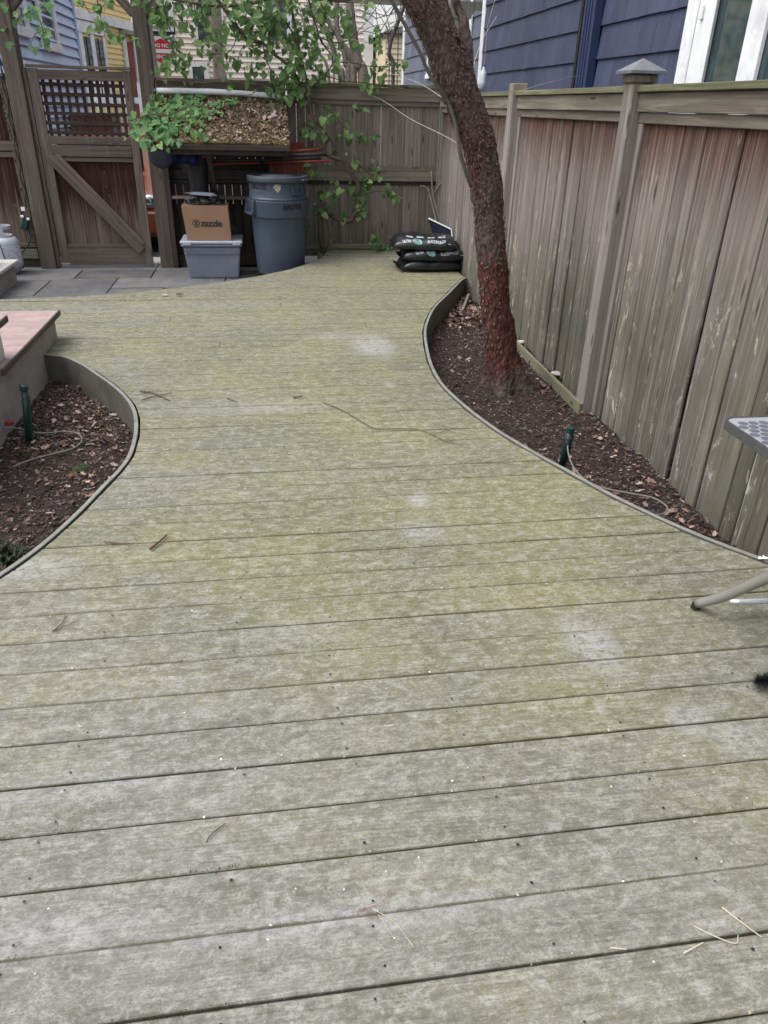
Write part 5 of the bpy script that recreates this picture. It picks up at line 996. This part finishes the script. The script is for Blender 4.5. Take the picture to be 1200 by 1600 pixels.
tuft('weed', 'bright green weed growing at the foot of the back fence', (1.32,8.88,-.0), 60, .09, LEAF2, .05)
R2 = [(1.94,4.72,.03),(1.93,5.5,.028),(1.88,5.4,.02),(1.80,4.35,.018),(1.90,5.1,.02)]
for k, (x,y,s) in enumerate(R2[:2]):
    bm = bmesh.new(); bmesh.ops.create_icosphere(bm, subdivisions=2, radius=s)
    for v in bm.verts: v.co = Vector((v.co.x*1.4,v.co.y,v.co.z*.55))*(1+.25*noise.noise(v.co*40+Vector((k,0,0)))) + Vector((x,y,-.125))
    tag(obj('pale_stone', bm, PEBBLE), ('pale flat stone on the edging board beside the tree','pale stone at the fence foot behind the tree')[k], 'stone')

# ================================================================ DEBRIS on the deck
def twig(pts, r, label, mat=TWIG, forks=()):
    t = thing('fallen_twig', label, 'twig', (*pts[0][:2],.004)); P = smoothpts([(x,y,.005+r) for x,y in pts],5); bm = bmesh.new(); tube(bm, P, r, r*.6, 6, wob=.3)
    for f in forks: tube(bm, smoothpts([(x,y,.006+r) for x,y in f],4), r*.7, r*.4, 5)
    obj('stem', bm, mat, t)
twig([(.27,3.94),(.36,3.82),(.43,3.68),(.51,3.53),(.60,3.52),(.72,3.5),(.79,3.42),(.84,3.33),(.88,3.30)], .0026, 'longest thin forked twig lying in the middle of the deck', TWIG, [[(.79,3.42),(.86,3.46),(.95,3.52)],[(.84,3.33),(.90,3.34)]])
twig([(-.75,4.20),(-.66,4.15),(-.57,4.03)], .005, 'dark crossed twig on the deck beside the left bed curve', TWIG, [[(-.72,4.05),(-.64,4.12),(-.57,4.15)]])
twig([(-.48,2.44),(-.43,2.54)], .005, 'short thick reddish twig on the left of the deck', plain('reddish_bark',(.12,.05,.035),.8,.2))
twig([(-.72,1.98),(-.70,2.02),(-.70,2.07)], .002, 'small y shaped twig low at the left of the deck', TWIG, [[(-.72,1.98),(-.66,2.02)]])
twig([(-.20,1.15),(-.19,1.17),(-.16,1.195)], .0014, 'tiny curved dark stalk in the foreground left of the middle', plain('dark_stalk',(.03,.03,.028),.8,.2))
PALE_ST = plain('pale_stalk', (.50,.44,.33), .7, .1)
twig([(.88,.85),(.905,.81),(.925,.78)], .0016, 'straight pale stalk at the lower right of the deck', PALE_ST)
twig([(.80,.82),(.83,.795),(.865,.775),(.88,.79)], .0014, 'bent pale stalk at the lower right of the deck', PALE_ST)
twig([(.75,.77),(.80,.785)], .002, 'short stub of a stalk at the lower right of the deck', PALE_ST)
twig([(.61,.80),(.64,.793)], .0018, 'pale stub lying across a board joint at the lower right', PALE_ST)
twig([(.15,.945),(.19,.91),(.22,.855)], .0009, 'fine split pine needle lying in the foreground middle', PALE_ST, [[(.16,.93),(.185,.875)]])
twig([(.12,.945),(.17,.955),(.195,.985)], .0010, 'fine reddish needle above the split needle in the foreground', plain('red_needle',(.28,.10,.07),.7,.1))
twig([(.11,4.02),(.16,4.04)], .005, 'small dark stub of wood in the middle of the deck', TWIG)
twig([(-.26,4.05),(-.20,3.98)], .003, 'small dark splinter left of the deck middle', TWIG)
twig([(-.66,2.52),(-.60,2.50),(-.54,2.49)], .003, 'thin dark twig on the deck near the left bed', TWIG)
bm = bmesh.new(); M = Matrix.Translation((-.75,6.64,.012)); L = .07; bm.faces.new([bm.verts.new(v) for v in leafshape(M @ Matrix.Rotation(.4,4,'X'), L, .05, .01)]); tag(obj('dead_leaf', bm, TWIG), 'dark curled dead leaf near the patio edge', 'leaf')
bm = bmesh.new(); bm.faces.new([bm.verts.new(v) for v in leafshape(Matrix.Translation((-.87,6.64,.010)), .06, .05, .004)]); tag(obj('petal', bm, PALE_ST), 'pale petal beside the dark dead leaf near the patio edge', 'petal')
bm = bmesh.new(); bm.faces.new([bm.verts.new(v) for v in leafshape(Matrix.Translation((1.79,2.12,.012)), .045, .03, .006)]); tag(obj('paper_scrap', bm, SIGNW), 'white scrap of paper at the deck edge by the table', 'paper')
q = []
for _ in range(620):
    y = .5+8.2*R.random()**1.3; x = R.uniform(-1.2,1.8)
    if not (xl(y)+.03 < x < xr(y)-.03): continue
    if R.random() < .45: n_ = round((y-.793)/S); y = .793+S*n_+R.uniform(-.004,.004)
    L = R.uniform(.002,.007); a = R.uniform(0,3.14); w = L*R.uniform(.3,.8); M = Matrix.Translation((x,y,.0045+R.random()*.002)) @ Matrix.Rotation(a,4,'Z')
    q.append([M @ Vector(v) for v in ((-L/2,-w/2,0),(L/2,-w/2,.001),(L/2,w/2,0),(-L/2,w/2,.001))])
from_quads('fallen_seeds', q, mulch_mat('seeds', [(.55,.52,.42),(.62,.60,.55),(.42,.36,.25),(.30,.22,.15),(.60,.60,.50)]), None, 'stuff')
q = []
for n_ in range(0,14):                      # moss tufts growing out of the nearer joints
    y = .793+S*n_
    for _ in range(int(900/(1+n_*.5))):
        x = R.uniform(-1.1,1.5); k = noise.noise(Vector((x*2.2,n_*7.7,2)))
        if k < (.05 if n_ in (0,1,2) else .2): continue
        p = Vector((x,y+R.gauss(0,.0035),.002)); L = R.uniform(.0015,.0036)*(1+k); a = R.uniform(0,6.3); d = Vector((math.cos(a)*.5,math.sin(a)*.5,1))*L; w = Vector((math.sin(a),-math.cos(a),0))*L*.35
        q.append([p-w,p+w,p+d])
from_quads('joint_moss', q, mulch_mat('joint_moss', [(.06,.07,.02),(.10,.11,.03),(.04,.045,.018)]), None, 'stuff')

# ================================================================ CORDS
names = ['thin rope slanting from the back fence to the lower tree trunk','thin rope from the back fence to the middle of the tree trunk','white cord curving from the tree trunk up towards the blue grey house','white cord looping along the top of the right fence to the downpipe','thin dark vine tendril on the tree trunk beside the fence top']
for (pts, r0, r1), nm in zip(ST_WIRE, names):
    bm = bmesh.new(); tube(bm, smoothpts(pts,8), r0*.5, r1*.5, 6); tag(obj('cord', bm, WIRE if 'tendril' not in nm else STEM), nm, 'cord')
t = thing('dead_branches', 'bare forked grey branches leaning in the fence corner behind the soil bags', 'branches', (1.98,8.75,0))
for pts, r0, r1 in ST_STICKS: bm = bmesh.new(); tube(bm, smoothpts(pts,6), r0*1.2, r1, 8, wob=.3); obj('branch', bm, STEM_G, t, smooth=True)
t = thing('plastic_bottle', 'small clear bottle hanging on a string beside the white corner board', 'bottle', (2.35,8.6,1.55))
bm = bmesh.new(); lathe(bm, [(.02,0),(.034,.008),(.036,.06),(.034,.13),(.028,.16),(.012,.185),(.012,.205)], (2.30,8.6,1.64), 16); obj('body', bm, plain('clear_plastic', (.55,.60,.66), .15, .1, 30, .3, spec=.8), t, smooth=True)
bm = bmesh.new(); lathe(bm, [(.014,0),(.015,.003),(.015,.018),(.010,.02)], (2.30,8.6,1.846), 12); obj('cap', bm, plain('blue_cap', (.05,.12,.4), .4, .1), t)
bm = bmesh.new(); tube(bm, [Vector((2.30,8.6,1.86)),Vector((2.31,8.62,2.2)),Vector((2.44,8.7,2.62))], .002,.002,4); obj('string', bm, WIRE, t)
# ================================================================ HOUSES
def shingles(parent, X, y0, y1, z0, rows, exp, mat, widths, nm='shingle'):
    for r in range(rows):
        z = z0+r*exp; y = y0 - R.uniform(0,.1)
        while y < y1:
            w = min(R.choice(widths), y1-y)
            if w < .02: break
            ya = max(y,y0); o = board(nm, (X-.004-.010, ya+w/2, z+R.uniform(-.002,.002)), (X+.006, ya+w/2, z+exp*1.06), (0,1,0), round(w-.0035,3), .012, mat, parent, .002); y += w
nh = thing('navy_house', 'navy blue shingled house rising right behind the right fence', 'house', (5,8,-.3))
HX = 3.0
bx('wall', (HX+.02,2.0,-.3), (HX+6,11.35,6.5), NAVYT, nh, 0)
for (a, b, rows, z0) in ((7.66,11.30,8,1.36),(5.75,7.34,8,1.36)):
    shingles(nh, HX, a, b, z0, rows, .255, NAVY, (.16,.22,.13,.27,.19))
for z in (1.11,): bx('lower_wall', (HX-.008,2.0,-.3), (HX+.018,11.3,1.36), NAVY, nh, 0)
for k in range(3): bx('upper_course', (HX-.012,5.82,3.42+k*.255), (HX+.018,11.3,3.42+k*.255+.24), NAVY, nh, .002)
bx('corner_board', (HX-.02,11.30,-.3), (HX+.05,11.45,6.4), WHITE, nh, .004)
t_ = nh
bm = bmesh.new(); box(bm, (HX-.055,7.46,2.4), (.09,.24,5.4), None, .01); obj('downspout', bm, NAVYT, nh)
for dy in (-.06,0,.06): bx('downspout_rib', (HX-.108,7.46+dy-.012,-.3), (HX-.101,7.46+dy+.012,5.1), NAVYT, nh, .002)
bx('downspout_joint', (HX-.10,7.60,-.3), (HX-.01,7.66,5.1), BLACK, nh, 0)
wn_ = bx('window', (HX-.03,4.0,.8), (HX+.015,5.78,3.9), GLASS, nh, 0); 
for (a,b) in ((5.38,5.75),(4.77,4.96),(3.9,4.05)): bx('jamb', (HX-.062,a,.75), (HX-.032,b,4.0), WHITE, wn_, .004)
for (a,b) in ((5.35,5.385),(5.58,5.61)): bx('jamb_bead', (HX-.074,a,.78), (HX-.064,b,3.95), WHITE, wn_, .003)
bx('sill', (HX-.10,3.9,.72), (HX-.034,5.85,.76), WHITE, wn_, .004); bx('head', (HX-.07,3.9,4.02), (HX-.034,5.82,4.2), WHITE, wn_, .004)
bx('catch', (HX-.082,5.50,2.02), (HX-.064,5.53,2.10), WHITE, wn_, .003)
q4 = [[(HX+.022,0,0)]]
gh = thing('bluegrey_house', 'pale blue grey shingled house beyond the navy one', 'house', (6,15,-.3))
GX = 3.18
bx('wall', (GX+.02,11.9,-.3), (GX+6,18.6,7), BLGREY, gh, 0)
for r in range(9): 
    z = 1.55+r*.27; y = 11.9
    while y < 18.5: w = R.choice((.5,.75,.62,.9)); w = min(w,18.5-y); board('shingle', (GX-.016,y+w/2,z), (GX+.004,y+w/2,z+.285), (0,1,0), round(w-.006,3), .014, BLGREY, gh, .002); y += w
bx('corner_board', (GX-.03,18.5,-.3), (GX+.06,18.72,7), WHITE, gh, .004)
for (a,b) in ((14.75,15.75),(12.75,13.6)):
    w_ = bx('window', (GX-.03,a,2.05), (GX-.019,b,3.9), GLASS, gh, 0)
    bx('frame', (GX-.045,a-.12,2.0), (GX-.022,a,4), WHITE, w_, .003); bx('frame', (GX-.045,b,2.0), (GX-.022,b+.12,4), WHITE, w_, .003); bx('sill', (GX-.06,a-.15,1.93), (GX-.022,b+.15,2.0), WHITE, w_, .003)
# light blue clapboard house, left
bh = thing('blue_house', 'light blue clapboard house behind the left fence and gate', 'house', (-6,12,-.3))
BX = -2.71
bx('wall', (-9,9.8,-.3), (BX-.02,14.0,7), CLAPB, bh, 0)
for r in range(26):
    z = .6+r*.127; segs = [(9.8,13.86)]
    if z > 2.13: segs = [(9.8,10.05),(11.95-.0,13.86)] if False else [(9.8,13.86)]
    for a,b in segs: board('clapboard', (BX+.014-.0,(a+b)/2-(b-a)/2,z+.065), (BX+.014,b,z+.065), (-.26,0,1), .140, .012, CLAPB, bh, .002)
bx('corner_board', (BX-.14,13.86,-.3), (BX+.035,14.02,7), CORNB, bh, .004)
for (a,b,z0,z1) in ((11.75,12.45,2.12,4.0),(10.15,10.95,2.2,4.0)):
    w_ = bx('window', (BX+.022,a,z0), (BX+.030,b,z1), GLASS, bh, 0)
    for (c,d) in ((a-.13,a),(b,b+.13)): bx('frame', (BX+.026,c,z0-.02), (BX+.055,d,z1), WHITE, w_, .003)
    bx('sill', (BX+.022,a-.16,z0-.12), (BX+.075,b+.16,z0-.022), WHITE, w_, .003)
bx('base_panel', (BX+.024,9.8,-.3), (BX+.05,11.3,1.83), WHITE, bh, .004)
bx('base_panel', (BX+.052,10.2,.0), (BX+.06,11.0,1.75), CLAPB, bh, .004)
# yellow house
yd = Vector((.23,.97,0)).normalized(); yn = Vector((.97,-.23,0)); yo = Vector((-4.45,20.9,0))
def ypt(s, z, d=0): p = yo+yd*s+yn*d; return Vector((p.x,p.y,z))
yh = thing('yellow_house', 'yellow clapboard house with a red door seen over the gate', 'house', (-6,24,-.3))
def ybox(name, s0, s1, z0, z1, d0, d1, mat, par, bev=0):
    bm = bmesh.new(); vs = [ypt(s,z,d) for s in (s0,s1) for z in (z0,z1) for d in (d0,d1)]; b = [bm.verts.new(v) for v in vs]
    for f in ((0,1,3,2),(4,6,7,5),(0,4,5,1),(2,3,7,6),(0,2,6,4),(1,5,7,3)): bm.faces.new([b[i] for i in f])
    return obj(name, bm, mat, par)
ybox('wall', -1, 4.6, -.3, 8, -4, 0, YEL, yh)
bm = bmesh.new()
for r in range(44):
    z = .4+r*.125
    vs = [ypt(s,zz,d) for s in (-1,4.6) for zz,d in ((z,.035),(z,.0),(z+.12,.005))]; b = [bm.verts.new(v) for v in vs]
    bm.faces.new((b[0],b[3],b[5],b[2])); bm.faces.new((b[0],b[1],b[4],b[3]))
obj('clapboards', bm, YEL, yh, 'stuff')
for (a,b) in ((1.20,1.62),(1.85,2.35)):
    w_ = ybox('window', a, b, 1.4, 2.78, .03, .045, GLASS, yh); ybox('sash_bar', a, b, 2.35, 2.39, .046, .06, GREEN, w_); ybox('sash_bar', (a+b)/2-.015, (a+b)/2+.015, 2.1, 2.78, .046, .06, GREEN, w_)
    ybox('lower_panel', a, b, 1.4, 2.12, .047, .065, BLACK, w_)
ybox('window_trim', 1.0, 1.18, 1.3, 3.1, .036, .07, WHITE, yh); ybox('window_trim', 1.63, 1.84, 1.3, 2.85, .036, .07, WHITE, yh); ybox('window_trim', 2.36, 2.5, 1.3, 2.85, .036, .07, WHITE, yh); ybox('window_trim', .6, 2.55, 2.86, 3.1, .036, .09, WHITE, yh)
ybox('band_board', -.5, 4.6, 3.12, 3.32, .036, .12, WHITE, yh)
dr = ybox('door', 3.85, 4.35, .2, 2.85, .036, .06, REDD, yh); ybox('door_panel', 3.95, 4.25, 1.6, 2.6, .061, .075, REDD, dr); ybox('door_frame', 3.68, 3.84, .2, 3.0, .036, .10, WHITE, yh); ybox('door_frame', 4.36, 4.55, .2, 3.0, .036, .10, WHITE, yh); ybox('door_hood', 3.6, 4.6, 3.0, 3.1, .036, .25, W_PERG, yh)
# pinkish house
ph = thing('pinkish_house', 'pale pinkish clapboard house straight behind the arbor', 'house', (0,30,-.3))
bx('wall', (-3.45,28.05,-.3), (3.7,34,9), BEIGE, ph, 0)
bm = bmesh.new()
for r in range(56):
    z = .2+r*.15; b = [bm.verts.new(v) for v in ((-3.45,27.99,z),(3.7,27.99,z),(3.7,28.04,z+.15),(-3.45,28.04,z+.15),(-3.45,28.045,z),(3.7,28.045,z))]; bm.faces.new(b[:4]); bm.faces.new((b[0],b[4],b[5],b[1]))
obj('clapboards', bm, BEIGE, ph, 'stuff')
for (x0,x1,z0,z1) in ((-2.02,-1.66,1.6,2.42),(-1.75,-1.1,3.1,4.2),(-3.1,-2.6,3.0,4.0),(.4,1.0,3.2,4.3)):
    w_ = bx('window', (x0,27.96,z0), (x1,27.975,z1), GLASS, ph, 0); bx('frame', (x0-.16,27.955,z0-.1), (x0,27.985,z1+.14), WHITE, w_, 0); bx('frame', (x1,27.955,z0-.1), (x1+.16,27.985,z1+.14), WHITE, w_, 0); bx('frame', (x0,27.955,z1), (x1,27.985,z1+.14), WHITE, w_, 0); bx('sash_bar', (x0,27.945,(z0+z1)/2-.02), (x1,27.958,(z0+z1)/2+.02), WHITE, w_, 0)
bx('corner_board', (-3.5,27.95,-.3), (-3.2,28.1,9), WHITE, ph, 0); bx('corner_board', (3.45,27.95,-.3), (3.75,28.1,9), WHITE, ph, 0)
ch = thing('cream_house', 'cream clapboard house end between the shrub and the blue grey house', 'house', (4.6,28,-.3))
bx('wall', (3.85,26,-.3), (7,32,3.35), CREAM, ch, 0)
bm = bmesh.new()
for r in range(22):
    z = .2+r*.14; b = [bm.verts.new(v) for v in ((3.85,25.95,z),(7,25.95,z),(7,25.99,z+.14),(3.85,25.99,z+.14),(3.85,25.995,z),(7,25.995,z))]; bm.faces.new(b[:4]); bm.faces.new((b[0],b[4],b[5],b[1]))
obj('clapboards', bm, CREAM, ch, 'stuff')
bm = bmesh.new(); b = [bm.verts.new(v) for v in ((3.7,25.8,3.36),(7.2,25.8,3.36),(5.4,25.8,3.9),(3.7,32.2,3.36),(7.2,32.2,3.36),(5.4,32.2,3.9))]; bm.faces.new(b[:3]); bm.faces.new(b[3:][::-1]); bm.faces.new((b[0],b[2],b[5],b[3])); bm.faces.new((b[1],b[4],b[5],b[2])); obj('roof', bm, plain('roof_felt',(.2,.19,.19),.9,.1), ch)
# traffic sign
sg = thing('traffic_sign', 'red disc sign with a white bar seen right of the arbor post', 'sign', (-2.55,23.6,-.3))
sx, sz = -2.42, 2.60
bm = bmesh.new(); box(bm, (sx-.30,23.66,1.7), (.06,.05,4.2)); obj('pole', bm, GREEN, sg)
bx('plate', (sx-.34,23.62,sz-.33), (sx+.34,23.63,sz+.33), SIGNW, sg, 0)
bm = bmesh.new(); bmesh.ops.create_circle(bm, cap_ends=True, segments=40, radius=.28); place(bm, (sx,23.612,sz), (1,0,0), (0,0,1)); obj('red_disc', bm, SIGNR, sg)
bx('white_bar', (sx-.23,23.604,sz-.045), (sx+.23,23.608,sz+.045), SIGNW, sg, 0)
bm = text_bm('DO NOT', .12, .001, .003); place(bm, (sx,23.604,sz+.12), (1,0,0), (0,0,1)); obj('lettering', bm, SIGNW, sg)
bm = text_bm('ENTER', .12, .001, .003); place(bm, (sx,23.604,sz-.13), (1,0,0), (0,0,1)); obj('lettering', bm, SIGNW, sg)
ow = thing('arrow_sign', 'black one way sign with a white arrow above the red sign', 'sign', (sx,23.6,3.0))
bx('plate', (sx-.42,23.60,sz+.37), (sx+.36,23.61,sz+.66), INK, ow, 0)
bm = bmesh.new(); pts = [(-.40,0),(-.24,.13),(-.24,.075),(.33,.075),(.33,-.075),(-.24,-.075),(-.24,-.13)]; bm.faces.new([bm.verts.new((sx+a,23.592,sz+.515+b)) for a,b in pts]); obj('arrow', bm, SIGNW, ow)
bm = text_bm('ONE WAY', .10, .001, .002); place(bm, (sx+.03,23.586,sz+.515), (1,0,0), (0,0,1)); obj('lettering', bm, INK, ow)
# brick wall and white picket things seen through the lattice
bw = thing('brick_wall', 'low red brick garden wall seen through the gate lattice', 'wall', (-2.7,12.5,-.3)); bx('wall_core', (-3.9,12.5,-.3), (-2.0,12.65,1.26), plain('mortar',(.25,.23,.21),.9,.1), bw, 0)
for r in range(6):
    x = -3.5+(.11 if r%2 else 0)
    while x < -2.1: bx('brick', (x,12.485,.82+r*.075), (x+.205,12.499,.82+r*.075+.063), BRICK, bw, .002); x += .216
pf = thing('picket_fence', 'white picket fence across the street seen through the right of the gate lattice', 'fence', (-2.4,17,-.3))
for k in range(12): x = -3.1+k*.16; bx('picket', (x,17,-.3), (x+.07,17.03,1.75), WHITE, pf, 0)
bx('rail', (-3.2,17.04,1.4), (-1.2,17.07,1.5), WHITE, pf, 0); bx('rail', (-3.2,17.04,.4), (-1.2,17.07,.5), WHITE, pf, 0)
# parked car glimpsed between gate and post
cr = thing('parked_car', 'orange car glimpsed in the gap between the gate and the arbor post', 'car', (-1.6,12.5,-.3))
bm = bmesh.new(); prof = [(-2.1,.25),(-2.15,.6),(-2.0,.78),(-1.1,.92),(-.5,1.38),(.7,1.42),(1.3,1.02),(2.0,.95),(2.1,.6),(2.05,.25)]
for s_ in (0,1): pass
a = [bm.verts.new((-1.28,12.6+p,h-.35)) for p,h in prof]; b = [bm.verts.new((-3.2,12.6+p,h-.35)) for p,h in prof]; bm.faces.new(a); bm.faces.new(b[::-1])
for k in range(len(prof)): bm.faces.new((a[k],b[k],b[(k+1)%len(prof)],a[(k+1)%len(prof)]))
bmesh.ops.bevel(bm, geom=bm.edges[:], offset=.06, segments=2, affect='EDGES'); obj('body', bm, CARP, cr)
for (x,y) in ((-1.35,11.3),(-3.15,11.3),(-1.35,14),(-3.15,14)):
    bm = bmesh.new(); tube(bm, [Vector((x-.1,y,.0)),Vector((x+.1,y,.0))], .31, .31, 24); w_ = obj('wheel', bm, BLACK, cr); bm = bmesh.new(); tube(bm, [Vector((x-.105,y,.0)),Vector((x+.105,y,.0))], .19, .19, 20); obj('rim', bm, CHROME, w_)
for x in (-1.45,-3.0): 
    bm = bmesh.new(); bmesh.ops.create_uvsphere(bm, u_segments=14, v_segments=8, radius=.11)
    for v in bm.verts: v.co = Vector((v.co.x*1.2,v.co.y*.5,v.co.z*.8)) + Vector((x,10.50,.33))
    obj('headlight', bm, CHROME, cr, smooth=True)
bx('windscreen', (-3.1,11.55,.62), (-1.6,11.6,.98), GLASS, cr, 0)
tw = bx('render_wall', (-2.62,16.2,-.3), (-1.9,16.3,1.15), TERRA, None, 0); tag(tw, 'salmon coloured low wall glimpsed above the car in the gate gap', 'wall')
for ob in scene.objects:
    if ob.type == 'MESH' and ob.data.materials and len(ob.data.vertices) == 0: print('EMPTY', ob.name)
print('objects', len(scene.objects))
